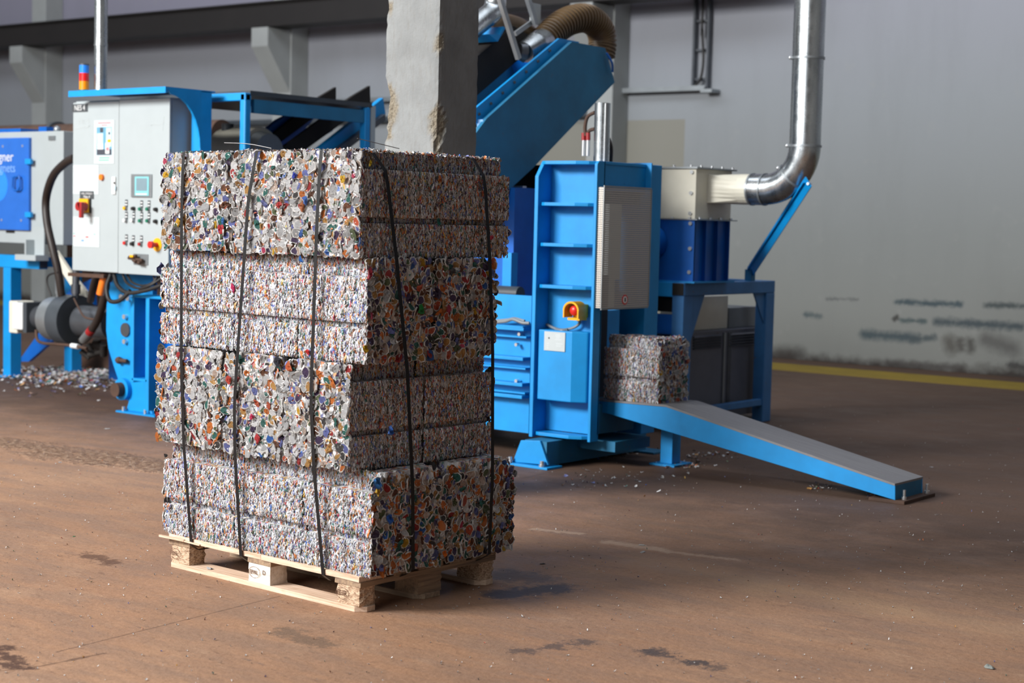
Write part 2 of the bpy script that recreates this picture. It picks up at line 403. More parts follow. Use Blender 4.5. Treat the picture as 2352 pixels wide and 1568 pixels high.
WY = 17.4
def wall_mat():
    m_, nt, p = newmat('painted_plaster')
    x, y, z = geo_xyz(nt)
    n1 = noise(nt, 0.8, 6, 0.6); n2 = noise(nt, 4, 6, 0.65); nv = noise(nt, 0.9, 7, 0.7, mapping(nt, (2.0, 1, 0.4)))
    zj = math_(nt, 'ADD', z, centred(nt, n1, 0.35))
    o = ramp(nt, math_(nt, 'DIVIDE', zj, 6.0), [(0.0, srgb(118, 120, 116)), (0.25, srgb(124, 128, 128)), (0.5, srgb(136, 141, 146)), (0.68, srgb(142, 145, 154)), (0.74, srgb(128, 127, 142)), (1.0, srgb(138, 136, 154))])
    o = mix(nt, ramp(nt, nv, [(0.5, (0,0,0,1)), (0.8, (0.2,)*3+(1,))]), o, srgb(104, 107, 106))
    o = mix(nt, ramp(nt, n2, [(0.6, (0,0,0,1)), (0.78, (0.3,)*3+(1,))]), o, srgb(146, 147, 145))
    # tan repainted panel
    x0, x1, z0, z1 = FR(1444, 275, 1572, 385, WY)
    def gate(v, a, b): return math_(nt, 'MULTIPLY', math_(nt, 'GREATER_THAN', v, a), math_(nt, 'LESS_THAN', v, b))
    k = math_(nt, 'MULTIPLY', gate(x, x0-3, x1), gate(z, z0-2.2, z1))
    o = mix(nt, math_(nt, 'MULTIPLY', k, 0.75), o, srgb(124, 121, 108))
    # blue-black paint scrapes and smudges low on the wall
    jit = centred(nt, noise(nt, 14, 5, 0.75), 0.10)
    for a, b, w, c in (((2060, 693), (2205, 699), .035, (58, 84, 96)), ((2265, 700), (2352, 703), .035, (70, 84, 88)), ((1985, 768), (2105, 776), .06, (66, 88, 98)),
                    ((2150, 738), (2345, 750), .05, (64, 82, 92)), ((2070, 735), (2125, 738), .03, (80, 100, 104)), ((2095, 780), (2145, 775), .04, (84, 98, 104)),
                    ((1850, 722), (1885, 726), .035, (88, 106, 112)), ((2180, 785), (2185, 798), .09, (104, 102, 96)), ((2205, 783), (2207, 800), .05, (96, 94, 90)),
                    ((2228, 785), (2230, 802), .06, (86, 84, 80)), ((2265, 780), (2325, 800), .1, (112, 112, 110)), ((2040, 835), (2210, 845), .05, (104, 102, 100)),
                    ((2060, 727), (2055, 733), .03, (60, 58, 56)), ((1780, 812), (1835, 812), .1, (96, 96, 92)), ((2320, 838), (2352, 842), .05, (70, 70, 70)),
                    ((1900, 686), (1970, 688), .018, (124, 128, 128))):
        q0, q1 = PY(a[0], a[1], WY), PY(b[0], b[1], WY)
        k = segmask(nt, x, z, (q0.x, q0.z), (q1.x, q1.z), w, jit, 0.8)
        o = mix(nt, math_(nt, 'MULTIPLY', k, 0.9), o, srgb(*[q*.72 for q in c]))
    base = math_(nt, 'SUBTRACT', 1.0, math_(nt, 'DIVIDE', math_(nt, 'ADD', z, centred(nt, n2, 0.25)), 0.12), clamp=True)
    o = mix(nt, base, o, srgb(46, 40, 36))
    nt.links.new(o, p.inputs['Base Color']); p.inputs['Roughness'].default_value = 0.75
    nt.links.new(bump(nt, n2, 0.006, 0.5), p.inputs['Normal']); return m_
M['wall'] = wall_mat()
def concrete_mat():
    m_, nt, p = newmat('cast_concrete')
    n1 = noise(nt, 3, 7, 0.6); n2 = noise(nt, 30, 6, 0.7, mapping(nt, (1.6, 1.6, 0.35))); n3 = noise(nt, 90, 3, 0.6)
    o = ramp(nt, n1, [(0.3, srgb(112, 115, 116)), (0.7, srgb(138, 142, 143))])
    o = mix(nt, ramp(nt, n2, [(0.3, (0.55,)*3+(1,)), (0.5, (0,0,0,1))]), o, srgb(116, 115, 112))
    o = mix(nt, ramp(nt, n3, [(0.68, (0,0,0,1)), (0.76, (0.6,)*3+(1,))]), o, srgb(96, 92, 86))
    at = N(nt, 'ShaderNodeAttribute', attribute_name='chip')
    agg = ramp(nt, noise(nt, 60, 5, 0.7), [(0.35, srgb(106, 98, 84)), (0.55, srgb(134, 126, 110)), (0.7, srgb(154, 148, 134))])
    o = mix(nt, at.outputs['Fac'], o, agg)
    nt.links.new(o, p.inputs['Base Color']); p.inputs['Roughness'].default_value = 0.85
    h = math_(nt, 'ADD', math_(nt, 'MULTIPLY', n2, 0.6), math_(nt, 'MULTIPLY', n3, 0.3))
    h = math_(nt, 'ADD', h, math_(nt, 'MULTIPLY', math_(nt, 'MULTIPLY', at.outputs['Fac'], noise(nt, 70, 4)), 3.0))
    nt.links.new(bump(nt, h, 0.006), p.inputs['Normal']); return m_
M['concrete'] = concrete_mat()
M['pilaster'] = paint('painted_concrete', (150, 154, 154), 0.75, 0.06, (140, 138, 134), -0.02, scale=2)
M['beam'] = paint('dark_brown_steel', (25, 21, 21), 0.6, 0.12, scale=2)
M['line'] = paint('worn_yellow_floor_paint', (140, 116, 14), 0.65, 0.12, (96, 76, 40), 0.03, scale=3)

b = MB(); b.add([(-60, -25, 0), (30, -25, 0), (30, WY+.3, 0), (-60, WY+.3, 0), (-60, -25, -.3), (30, -25, -.3), (30, WY+.3, -.3), (-60, WY+.3, -.3)],
                [(0, 1, 2, 3), (7, 6, 5, 4), (0, 4, 5, 1), (1, 5, 6, 2), (2, 6, 7, 3), (3, 7, 4, 0)])
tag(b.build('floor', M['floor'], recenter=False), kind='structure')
b = MB().box(-60, 30, WY, WY+.3, 0, 11)
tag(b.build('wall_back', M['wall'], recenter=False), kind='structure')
M['ceiling'] = paint('grey_roof_sheet', (120, 122, 124), 0.8, 0.05)
b = MB().box(-60, 30, -25, WY, 10.6, 10.9)
tag(b.build('ceiling', M['ceiling'], recenter=False), kind='structure')
M['wall_side'] = paint('grey_side_wall', (150, 152, 152), 0.8, 0.05)
tag(MB().box(12, 12.3, -25, WY, 0, 10.6).build('wall_right', M['wall_side'], recenter=False), kind='structure')
# yellow line painted along the foot of the wall
tag(MB().box(-60, 30, 15.95, 16.75, 0.0, 0.004).build('trim_1', M['line'], recenter=False), kind='structure')

PIL = [(-23.52, 'concrete pilaster with corbel behind the warning light, far left'), (-17.71, 'concrete pilaster with corbel above the machine roof'), (-12.03, 'concrete pilaster behind the raised conveyor chute')]
for px_, lab in PIL:
    t = thing('wall_pilaster', (px_, 17.2, 0), lab, 'pilaster', 'wall pilasters')
    MB().box(px_-.19, px_+.19, 17.05, WY-.001, 0, 10.5).build('shaft', M['pilaster'], t, 0.01)
    zt = 4.235
    MB().prism([(17.05, zt-.9), (16.6, zt-.27), (16.6, zt), (17.05, zt)], 'X', px_-.17, px_+.17).build('corbel', M['pilaster'], t, 0.008)
t = thing('crane_beam', (-18, 16.8, 4.24), 'dark brown steel crane beam running along the back wall', 'beam')
MB().box(-50, -9.5, 16.6, 17.0, 4.24, 4.262).build('lower_flange', M['beam'], t)
MB().box(-50, -9.5, 16.6, 17.0, 4.575, 4.597).build('upper_flange', M['beam'], t)
MB().box(-50, -9.5, 16.66, 16.72, 4.262, 4.575).build('web', M['beam'], t)

# free-standing column behind the pallet
def column():
    d = ray(1007, 200); k = 9.0/d.dot(F0); P = CAMP + d*k
    xr, y0 = P.x, P.y; xl = PY(884, 200, y0).x; y1 = PX(1098, 200, xr).y
    cxm, cym = (xl+xr)/2, (y0+y1)/2
    n, H, dz = 14, 5.6, 0.028
    rng = np.random.RandomState(5)
    per = []
    for i in range(n): per.append((xl+(xr-xl)*i/n, y0))
    for i in range(n): per.append((xr, y0+(y1-y0)*i/n))
    for i in range(n): per.append((xr-(xr-xl)*i/n, y1))
    for i in range(n): per.append((xl, y1-(y1-y0)*i/n))
    per = np.array(per); m_ = len(per); nz = int(H/dz)
    corner = np.zeros(m_); corner[[0, n, 2*n, 3*n]] = 1
    edge = np.zeros(m_); 
    for c_ in (0, n, 2*n, 3*n): edge[(c_+1) % m_] = edge[(c_-1) % m_] = .25
    wob = np.zeros((nz+1, 4)); r = rng.randn(nz+1, 4)*.5
    for k_ in range(nz+1): wob[k_] = np.convolve(r[:, 0], [1], 'same')[k_] if False else r[k_]
    ker = np.ones(3)/3; wob = np.stack([np.convolve(np.abs(wob[:, j]), ker, 'same') for j in range(4)], 1)
    chips = []
    for (cx_, cy_, rad, dep) in ((1012, 98, .05, .018), (1010, 280, .08, .028), (1014, 318, .055, .02), (903, 250, .08, .022), (888, 215, .05, .016), (884, 305, .04, .02), (885, 20, .03, .012), (1006, 345, .04, .02)):
        q = PY(cx_, cy_, y0) if cx_ < 1000 else PX(max(cx_, 1008), cy_, xr)
        cc = (xr, y0) if cx_ > 1000 else (xl, y0)
        chips.append((np.array([cc[0]+(0.012 if cx_ > 1000 else 0.02), cc[1], q.z]), rad, dep))
    V = []; A = []
    for k_ in range(nz+1):
        z = k_*dz
        for j in range(m_):
            x, y = per[j]; v = np.array([x, y, z])
            inw = np.array([cxm-x, cym-y, 0]); inw /= np.linalg.norm(inw)
            amt = .004*rng.rand() * (1 if corner[j] else .25)
            ci = [0, n, 2*n, 3*n]
            for q_ in range(4):
                dj = min(abs(j-ci[q_]), m_-abs(j-ci[q_]))
                if dj == 0: amt += .010*wob[k_, q_]
                elif dj == 1: amt += .002*wob[k_, q_]
            a = 0
            for c_, rad, dep in chips:
                dd = np.linalg.norm((v-c_)*np.array([1, 1, .75]))/(rad*(.8+.4*rng.rand()))
                if dd < 1: amt += dep*(1-dd**2)*(.7+.6*rng.rand()); a = max(a, min(1, (1-dd)*4))
            V.append(tuple(v+inw*amt)); A.append(a)
    F = [(k_*m_+j, k_*m_+(j+1) % m_, (k_+1)*m_+(j+1) % m_, (k_+1)*m_+j) for k_ in range(nz) for j in range(m_)]
    F.append(tuple(range(nz*m_, nz*m_+m_)))
    mb = MB(); mb.v = [(v[0]-cxm, v[1]-cym, v[2]) for v in V]; mb.f = F; mb.mi = [0]*len(F); mb.sm = [False]*len(F)
    me = mb.mesh('concrete_column'); me.materials.append(M['concrete'])
    at = me.attributes.new('chip', 'FLOAT', 'POINT'); at.data.foreach_set('value', A)
    o = bpy.data.objects.new('concrete_column', me); col.objects.link(o); o.location = (cxm, cym, 0)
    tag(o, 'square grey concrete column with chipped corners behind the bale stack', 'column')
column()

# ------------------------------------------------------------------ pallet
PO = Vector((-5.566, 4.719, 0)); PANG = math.radians(-2.67)
def buildl(mb, name, mat, parent, bev=0.0):       # mesh given in the parent's own coordinates
    a = np.array(mb.v); lo, hi = a.min(0), a.max(0)
    c = Vector(((lo[0]+hi[0])/2, (lo[1]+hi[1])/2, lo[2]))
    mb.v = [(v[0]-c.x, v[1]-c.y, v[2]-c.z) for v in mb.v]
    me = mb.mesh(name)
    for mm in (mat if isinstance(mat, (list, tuple)) else [mat]): me.materials.append(mm)
    o = bpy.data.objects.new(name, me); col.objects.link(o); o.location = c; o.parent = parent
    if bev:
        b_ = o.modifiers.new('bevel', 'BEVEL'); b_.width = bev; b_.segments = 2; b_.limit_method = 'ANGLE'; b_.angle_limit = 0.6
    return o
def ragged(mb_dims, axis, seed, jag=0.003, n=10, chip_end=False):
    """a sawn board: box with slightly wavy long edges and ragged ends"""
    x0, x1, y0, y1, z0, z1 = mb_dims; rng = random.Random(seed)
    mb = MB(); V = []
    for i in range(n+1):
        t = i/n; j = lambda a=1.0: rng.uniform(-jag, jag)*a
        if axis == 'x':
            x = x0+(x1-x0)*t
            V += [(x, y0+j(), z0+j(.4)), (x, y1+j(), z0+j(.4)), (x, y1+j(), z1+j(.3)), (x, y0+j(), z1+j(.3))]
        else:
            y = y0+(y1-y0)*t
            V += [(x1+j(), y, z0+j(.4)), (x0+j(), y, z0+j(.4)), (x0+j(), y, z1+j(.3)), (x1+j(), y, z1+j(.3))]
    F = []
    for i in range(n):
        for k in range(4):
            F.append((i*4+k, (i+1)*4+k, (i+1)*4+(k+1) % 4, i*4+(k+1) % 4))
    F.append((0, 1, 2, 3)); F.append((n*4+3, n*4+2, n*4+1, n*4))
    F = [f[::-1] for f in F]
    mb.add(V, F); return mb
pal = thing('wooden_pallet', PO, 'wooden pallet under the big stack of can bales', 'pallet', rz=PANG)
XR = [(0, .145), (.5275, .6725), (1.055, 1.2)]; YR = [(0, .1), (.3275, .4725), (.7, .8)]
for i, (y0, y1) in enumerate(YR):
    c = .018
    poly = [(0, y0+c), (c, y0), (1.2-.03, y0), (1.2+.006, y0+.035), (1.2+.004, y1-.02), (1.2-.02, y1), (c, y1), (0, y1-c)]
    buildl(MB().prism(poly, 'Z', 0, .022), 'bottom_board', M['wood_fresh'] if i != 1 else M['wood_grey'], pal, .002)
def block(x0, x1, y0, y1, mat, seed, rnd=.004):
    rng = random.Random(seed); nx = 6; mb = MB()
    # ring outline with knocked corners, several levels
    out = []
    pts = [(x0, y0), (x1, y0), (x1, y1), (x0, y1)]
    ring = []
    for k in range(4):
        a, b_ = pts[k], pts[(k+1) % 4]
        for t in (0, .25, .5, .75): ring.append((a[0]+(b_[0]-a[0])*t, a[1]+(b_[1]-a[1])*t, t == 0))
    cx_, cy_ = (x0+x1)/2, (y0+y1)/2; V = []; nl = 6
    for l in range(nl+1):
        z = .0222+(.0998-.0222)*l/nl
        for (x, y, cn) in ring:
            a = rng.uniform(0, rnd)+(rng.uniform(.5, 2.0)*rnd if cn else 0)
            L_ = math.hypot(x-cx_, y-cy_); V.append((x+(cx_-x)/L_*a, y+(cy_-y)/L_*a, z))
    n = len(ring); F = [(l*n+j, l*n+(j+1) % n, (l+1)*n+(j+1) % n, (l+1)*n+j) for l in range(nl) for j in range(n)]
    F += [tuple(range(n-1, -1, -1)), tuple(range(nl*n, nl*n+n))]
    mb.add(V, F); return buildl(mb, 'block', mat, pal)
BM = {(0, 0): 'chip', (1, 0): 'wood_white', (2, 0): 'chip', (2, 1): 'wood_grey_y', (2, 2): 'chip'}
blk = {}
for i, (x0, x1) in enumerate(XR):
    for j, (y0, y1) in enumerate(YR):
        blk[(i, j)] = block(x0+.002, x1-.002, y0+.001, y1-.001, M[BM.get((i, j), 'wood_grey')], i*7+j, .006 if BM.get((i, j)) == 'chip' else .003)
for i, (x0, x1) in enumerate(XR):
    buildl(ragged((x0, x1, .001, .799, .1, .1218), 'y', 40+i, .002), 'cross_board', M['wood_grey_y'], pal, .0015)
DY = [(0, .145), (.1863, .2863), (.3275, .4725), (.5137, .6137), (.655, .8)]
for i, (y0, y1) in enumerate(DY):
    if i == 0:
        buildl(ragged((.0, .612, y0, y1, .122, .1438), 'x', 60, .002), 'deck_board', M['wood_fresh'], pal, .0015)
        buildl(ragged((.616, 1.198, y0-.004, y1, .122, .1438), 'x', 61, .002), 'deck_board', M['wood_fresh'], pal, .0015)
    else:
        buildl(ragged((.002, 1.2, y0, y1, .122, .1438), 'x', 62+i, .002), 'deck_board', M['wood_grey'], pal, .0015)
# splintered strip at the left end
mb = MB(); mb.bar((-.035, -.022, .134), (.13, -.016, .134), .010, .009); mb.bar((.12, -.017, .133), (.22, -.004, .126), .008, .006)
buildl(mb, 'splinter', M['wood_fresh'], pal)
# branded marks
M['burn'] = paint('burnt_brand', (96, 66, 48), 0.8, 0.1)
def lettering(par, body, x, z, size, y=-.0006):
    o = text(body, size, M['burn'], None, (0, 0, 0), name='brand_lettering', ext=.0004)
    o.parent = par; o.location = (x, y, z); return o
def ringmark(par, x, z, rx, rz_, y):
    mb = MB(); n = 28; V = []
    for k in range(n):
        t = 2*math.pi*k/n
        for s in (1, .94): V.append((x+rx*s*math.cos(t), y, z+rz_*s*math.sin(t)))
    mb.add(V, [(2*k, 2*((k+1) % n), 2*((k+1) % n)+1, 2*k+1) for k in range(n)])
    o = bpy.data.objects.new('brand_ring', mb.mesh('brand_ring')); o.data.materials.append(M['burn']); col.objects.link(o); o.parent = par
for (i, j), wd in (((0, 0), ('EPAL', None)), ((1, 0), ('EPAL', 'D')), ((2, 0), ('EUR', None))):
    q = blk[(i, j)]; yf = -.0505
    ringmark(q, -.028, .042, .036, .024, yf)
    lettering(q, wd[0], -.058, .034, .024 if wd[0] == 'EPAL' else .03, yf)
    if wd[1]: lettering(q, wd[1], .022, .04, .026, yf)
# ------------------------------------------------------------------ bales of crushed cans
PAL_C = [((226, 227, 229), 30), ((200, 201, 203), 26), ((166, 166, 167), 14), ((200, 178, 164), 5), ((214, 120, 48), 7), ((196, 148, 84), 6), ((112, 122, 186), 7),
         ((52, 116, 108), 6), ((74, 56, 92), 6), ((116, 70, 44), 7), ((72, 70, 70), 4), ((176, 52, 54), 2), ((98, 112, 78), 3), ((202, 92, 60), 3), ((226, 178, 40), 1.3), ((48, 106, 190), 1.6), ((206, 70, 106), .8)]
PCOL = np.array([srgb(*c)[:3] for c, w in PAL_C]); PW = np.array([w for c, w in PAL_C], float)
def palette(rng, n, silver=1.0):
    w = PW.copy(); w[:3] *= silver; w /= w.sum()
    k = rng.choice(len(PW), n, p=w)
    return np.clip(PCOL[k]*rng.uniform(.8, 1.12, (n, 1)), 0, 1)
def can_mats():
    m1, nt, p = newmat('can_lacquer')
    oi = N(nt, 'ShaderNodeObjectInfo')
    vec = N(nt, 'ShaderNodeTexCoord').outputs['Object']
    vo = N(nt, 'ShaderNodeTexVoronoi', feature='DISTANCE_TO_EDGE'); vo.inputs['Scale'].default_value = 170
    ad = N(nt, 'ShaderNodeVectorMath', operation='ADD'); nt.links.new(vec, ad.inputs[0])
    sc = N(nt, 'ShaderNodeVectorMath', operation='SCALE'); nt.links.new(oi.outputs['Location'], sc.inputs[0]); sc.inputs[3].default_value = 3.7
    nt.links.new(sc.outputs[0], ad.inputs[1]); nt.links.new(ad.outputs[0], vo.inputs['Vector'])
    n2 = noise(nt, 260, 3, 0.6, ad.outputs[0])
    scuff = ramp(nt, noise(nt, 120, 4, 0.65, ad.outputs[0]), [(0.6, (0,0,0,1)), (0.72, (0.6,)*3+(1,))])
    o = mix(nt, scuff, oi.outputs['Color'], srgb(205, 202, 198))
    nt.links.new(o, p.inputs['Base Color']); p.inputs['Metallic'].default_value = 0.15; p.inputs['Roughness'].default_value = 0.4
    h = math_(nt, 'ADD', math_(nt, 'MULTIPLY', math_(nt, 'MINIMUM', vo.outputs['Distance'], 0.12), 4.0), math_(nt, 'MULTIPLY', n2, 0.8))
    nt.links.new(bump(nt, h, 0.0022, 1.0), p.inputs['Normal'])
    m2, nt, p = newmat('can_bare_aluminium')
    vec = N(nt, 'ShaderNodeTexCoord').outputs['Object']
    nt.links.new(ramp(nt, noise(nt, 90, 4, 0.6), [(0.35, srgb(150, 148, 145)), (0.65, srgb(214, 213, 211))]), p.inputs['Base Color'])
    p.inputs['Metallic'].default_value = 0.3; p.inputs['Roughness'].default_value = 0.36
    nt.links.new(bump(nt, noise(nt, 300, 3), 0.001), p.inputs['Normal'])
    m3, nt, p = newmat('crumpled_can_layers')
    at = N(nt, 'ShaderNodeAttribute', attribute_name='col')
    scuff = ramp(nt, noise(nt, 150, 4, 0.65), [(0.53, (0,0,0,1)), (0.64, (0.8,)*3+(1,))])
    nt.links.new(mix(nt, scuff, at.outputs['Color'], srgb(205, 203, 200)), p.inputs['Base Color'])
    p.inputs['Metallic'].default_value = 0.15; p.inputs['Roughness'].default_value = 0.4
    nt.links.new(bump(nt, noise(nt, 330, 4, 0.65, mapping(nt, (1, 1, .45))), 0.0022), p.inputs['Normal'])
    m4, nt, p = newmat('pressed_aluminium_core')
    v = N(nt, 'ShaderNodeTexVoronoi'); v.inputs['Scale'].default_value = 75
    nt.links.new(mapping(nt, (1, 1, .7)), v.inputs['Vector'])
    sp = N(nt, 'ShaderNodeSeparateColor'); nt.links.new(v.outputs['Color'], sp.inputs[0])
    st = []; acc = 0; tot = PW.sum()
    for c, w in PAL_C: st.append((acc/tot, srgb(*c))); acc += w
    r = N(nt, 'ShaderNodeValToRGB'); r.color_ramp.interpolation = 'CONSTANT'; e = r.color_ramp.elements
    e[0].position, e[0].color = st[0]; e[1].position, e[1].color = st[-1]
    for q in st[1:-1]: e.new(q[0]).color = q[1]
    nt.links.new(sp.outputs[0], r.inputs[0])
    nt.links.new(mix(nt, 0.3, r.outputs[0], srgb(150, 147, 144)), p.inputs['Base Color'])
    p.inputs['Metallic'].default_value = 0.15; p.inputs['Roughness'].default_value = 0.45
    h = math_(nt, 'ADD', v.outputs['Distance'], noise(nt, 200, 4, .7))
    nt.links.new(bump(nt, h, 0.005), p.inputs['Normal'])
    return m1, m2, m3, m4
M['can'], M['can_rim'], M['layers'], M['core'] = can_mats()

def can_variant(seed):
    rng = np.random.RandomState(seed); n = 10; V = []; F = []; mi = []
    ph = rng.rand(3)*6.28; t = np.arange(n)/n*2*np.pi
    out = 1+.16*np.sin(2*t+ph[0])+.09*np.sin(3*t+ph[1])+.05*rng.randn(n)
    for rad, z, jz in ((1.06, -.42, .05), (1.0, .02, .10), (.87, -.06, .10), (.45, .0, .13)):
        for k in range(n):
            V.append((rad*out[k]*np.cos(t[k])+.03*rng.randn(), rad*out[k]*np.sin(t[k])+.03*rng.randn(), z+jz*rng.randn()))
    V.append((.08*rng.randn(), .08*rng.randn(), .10*rng.randn()))
    for r_ in range(3):
        for k in range(n):
            F.append((r_*n+k, r_*n+(k+1) % n, (r_+1)*n+(k+1) % n, (r_+1)*n+k)); mi.append(0 if r_ < 2 else 1)
    for k in range(n): F.append((3*n+k, 3*n+(k+1) % n, 4*n)); mi.append(1)
    # 10+10 rim quads would exceed the budget: rim = outer skirt + lip, face = inner ring + fan
    me = bpy.data.meshes.new('crushed_can'); me.from_pydata(V, [], F)
    me.polygons.foreach_set('material_index', mi); me.materials.append(M['can_rim']); me.materials.append(M['can']); me.update()
    return me
CANS = [can_variant(100+i) for i in range(28)]
def can_variant_all(seed):      # the torn and folded ones, lacquer right to the edge
    rng = np.random.RandomState(seed); n = 9; V = []; F = []
    t = np.arange(n)/n*2*np.pi; out = 1+.28*rng.randn(n).clip(-1, 1)
    for rad, z, jz in ((1.0, -.25, .15), (.7, .1, .2), (.3, .05, .22)):
        for k in range(n): V.append((rad*out[k]*np.cos(t[k]), rad*out[k]*np.sin(t[k]), z+jz*rng.randn()))
    V.append((0, 0, .1*rng.randn()))
    for r_ in range(2):
        for k in range(n): F.append((r_*n+k, r_*n+(k+1) % n, (r_+1)*n+(k+1) % n, (r_+1)*n+k))
    for k in range(n): F.append((2*n+k, 2*n+(k+1) % n, 3*n))
    me = bpy.data.meshes.new('crushed_can'); me.from_pydata(V, [], F); me.materials.append(M['can']); me.update(); return me
TORN = [can_variant_all(300+i) for i in range(14)]

def setback(z, h, lam):      # how far a side stands back at height z
    if lam:
        s = 0.0
        if z > h-.072: s = .052
        elif z > h-.078: s = .026
        elif .132 < z < .158: s = .026
        return s
    return .006 if z > h-.05 else 0.0
def sb_vec(z, h, lam):
    z = np.asarray(z)
    if lam:
        s = np.where(z > h-.072, .052, 0.0); return np.where((z > .132) & (z < .158), .026, s)
    return np.where(z > h-.05, .008, 0.0)

def core_mesh(sx, sy, h, lamx, lamy, seed):
    """lamx: the +-x faces are layered; lamy: the +-y faces are layered"""
    rng = np.random.RandomState(seed); n = 14
    zs = [0, .03, .06, .09, .12, .13, .135, .155, .16, .19, .22, .25, .28, .31, h-.079, h-.07, h-.05, h-.025, h]
    V = []; per = []
    for k in range(n): per.append((-1+2*k/n, -1))
    for k in range(n): per.append((1, -1+2*k/n))
    for k in range(n): per.append((1-2*k/n, 1))
    for k in range(n): per.append((-1, 1-2*k/n))
    m_ = len(per)
    for z in zs:
        hx, hy = sx/2-setback(z, h, lamx)-.006, sy/2-setback(z, h, lamy)-.006
        for (u, v) in per:
            jx, jy = rng.randn(2)*.0025
            cnr = .012 if abs(u) == 1 and abs(v) == 1 else 0
            V.append((u*(hx-cnr)+jx, v*(hy-cnr)+jy, z+(rng.randn()*.002 if 0 < z < h else (rng.rand()*.008-.004 if z == h else .001))))
    F = [(l*m_+j, l*m_+(j+1) % m_, (l+1)*m_+(j+1) % m_, (l+1)*m_+j) for l in range(len(zs)-1) for j in range(m_)]
    F.append(tuple(range(m_-1, -1, -1)))
    # crumpled top grid fan
    b0 = (len(zs)-1)*m_; V.append((0, 0, h-.004)); F += [(b0+j, b0+(j+1) % m_, len(V)-1) for j in range(m_)]
    mb = MB(); mb.add(V, F); return mb

def flake_arrays(rng, c, tu, tv, nrm, hl, hw, color):
    """slivers: c centres, tu across, tv along, nrm outwards (n x 3 each)"""
    n = len(c); rows = np.array([-1, -.35, .3, 1.0]); V = np.zeros((n, 12, 3))
    tw = rng.uniform(-.55, .55, n)
    for r in range(4):
        wob = rng.randn(n)*hw*.35; dep = rng.randn(n)*.0018
        taper = (.55 if r in (0, 3) else 1.0)
        for q, s in enumerate((-1, 0, 1)):
            out = dep + (np.abs(rng.randn(n))*.0022 if s == 0 else -.0012) + s*tw*hw*.8 - (.0025 if r in (0, 3) else 0)
            V[:, r*3+q] = c + tv*(rows[r]*hl)[:, None] + tu*(s*hw*taper+wob)[:, None] + nrm*out[:, None]
    base = (np.arange(n)*12)[:, None]
    quad = []
    for r in range(3):
        for q in range(2): quad.append((r*3+q, r*3+q+1, (r+1)*3+q+1, (r+1)*3+q))
    F = (base[:, None, :] + np.array(quad)[None]).reshape(-1, 4)
    C = np.repeat(np.concatenate([color, np.ones((n, 1))], 1), 12, axis=0)
    return V.reshape(-1, 3), F, C
def mesh_np(name, V, F, C, mat):
    me = bpy.data.meshes.new(name)
    me.vertices.add(len(V)); me.vertices.foreach_set('co', V.astype(np.float32).ravel())
    me.loops.add(F.size); me.loops.foreach_set('vertex_index', F.astype(np.int32).ravel())
    me.polygons.add(len(F)); me.polygons.foreach_set('loop_start', np.arange(0, F.size, 4, dtype=np.int32))
    me.update(calc_edges=True)
    a = me.attributes.new('col', 'FLOAT_COLOR', 'POINT'); a.data.foreach_set('color', C.astype(np.float32).ravel())
    me.materials.append(mat); return me
def layered_face(face, sx, sy, h, rng, count, silver):
    """face '-y' or '+x'; returns flake arrays in bale coordinates"""
    W = sx if face == '-y' else sy; half = sy/2 if face == '-y' else sx/2
    u = rng.uniform(-W/2+.002, W/2-.002, count); z = rng.uniform(.004, h-.004, count)
    hl = rng.uniform(.006, .0155, count); hw = rng.uniform(.0013, .0034, count)
    big = rng.rand(count) < .07; hl[big] *= 1.4; hw[big] *= 2.2
    z = np.clip(z, hl*.8, h-hl*.6)
    # keep slivers inside their band so that the ledges stay crisp
    for e in (.132, .158, h-.072):
        near = np.abs(z-e) < hl*.9; z[near] = np.where(z[near] < e, e-hl[near]*.9, e+hl[near]*.9)
    s = sb_vec(z, h, True); lean = rng.randn(count)*.16
    d = half - s + rng.uniform(-.003, .002, count) + .0025*np.sin(u*130+rng.rand()*6)
    zer = np.zeros(count)
    if face == '-y':
        c = np.stack([u, -d, z], 1); nr = np.tile([0, -1., 0], (count, 1))
        tv = np.stack([np.sin(lean), zer, np.cos(lean)], 1); tu = np.stack([np.cos(lean), zer, -np.sin(lean)], 1)
    else:
        c = np.stack([d, u, z], 1); nr = np.tile([1., 0, 0], (count, 1))
        tv = np.stack([zer, np.sin(lean), np.cos(lean)], 1); tu = np.stack([zer, np.cos(lean), -np.sin(lean)], 1)
    return flake_arrays(rng, c, tu, tv, nr, hl, hw, palette(rng, count, silver)*np.array([.80, .83, .88]))
def ledge_flakes(sx, sy, h, rng, faces, n):
    """ragged scraps on the top edges"""
    A = []
    for f in faces:
        W = sx if f == '-y' else sy; half = sy/2 if f == '-y' else sx/2
        u = rng.uniform(-W/2, W/2, n); d = half-.042+rng.uniform(-.05, .0, n); z = h+rng.uniform(-.006, .006, n)
        ang = rng.uniform(0, 6.28, n); el = rng.uniform(-.2, .9, n)
        tv = np.stack([np.cos(ang)*np.cos(el), np.sin(ang)*np.cos(el), np.sin(el)], 1)
        tu = np.stack([-np.sin(ang), np.cos(ang), np.zeros(n)], 1); nr = np.cross(tu, tv)
        c = np.stack([u, -d, z], 1) if f == '-y' else np.stack([d, u, z], 1)
        A.append(flake_arrays(rng, c, tu, tv, nr, rng.uniform(.004, .011, n), rng.uniform(.003, .007, n), palette(rng, n, 1)))
    return A
def join(A):
    V = []; F = []; C = []; b_ = 0
    for v, f, c in A: V.append(v); F.append(f+b_); C.append(c); b_ += len(v)
    return np.concatenate(V), np.concatenate(F), np.concatenate(C)

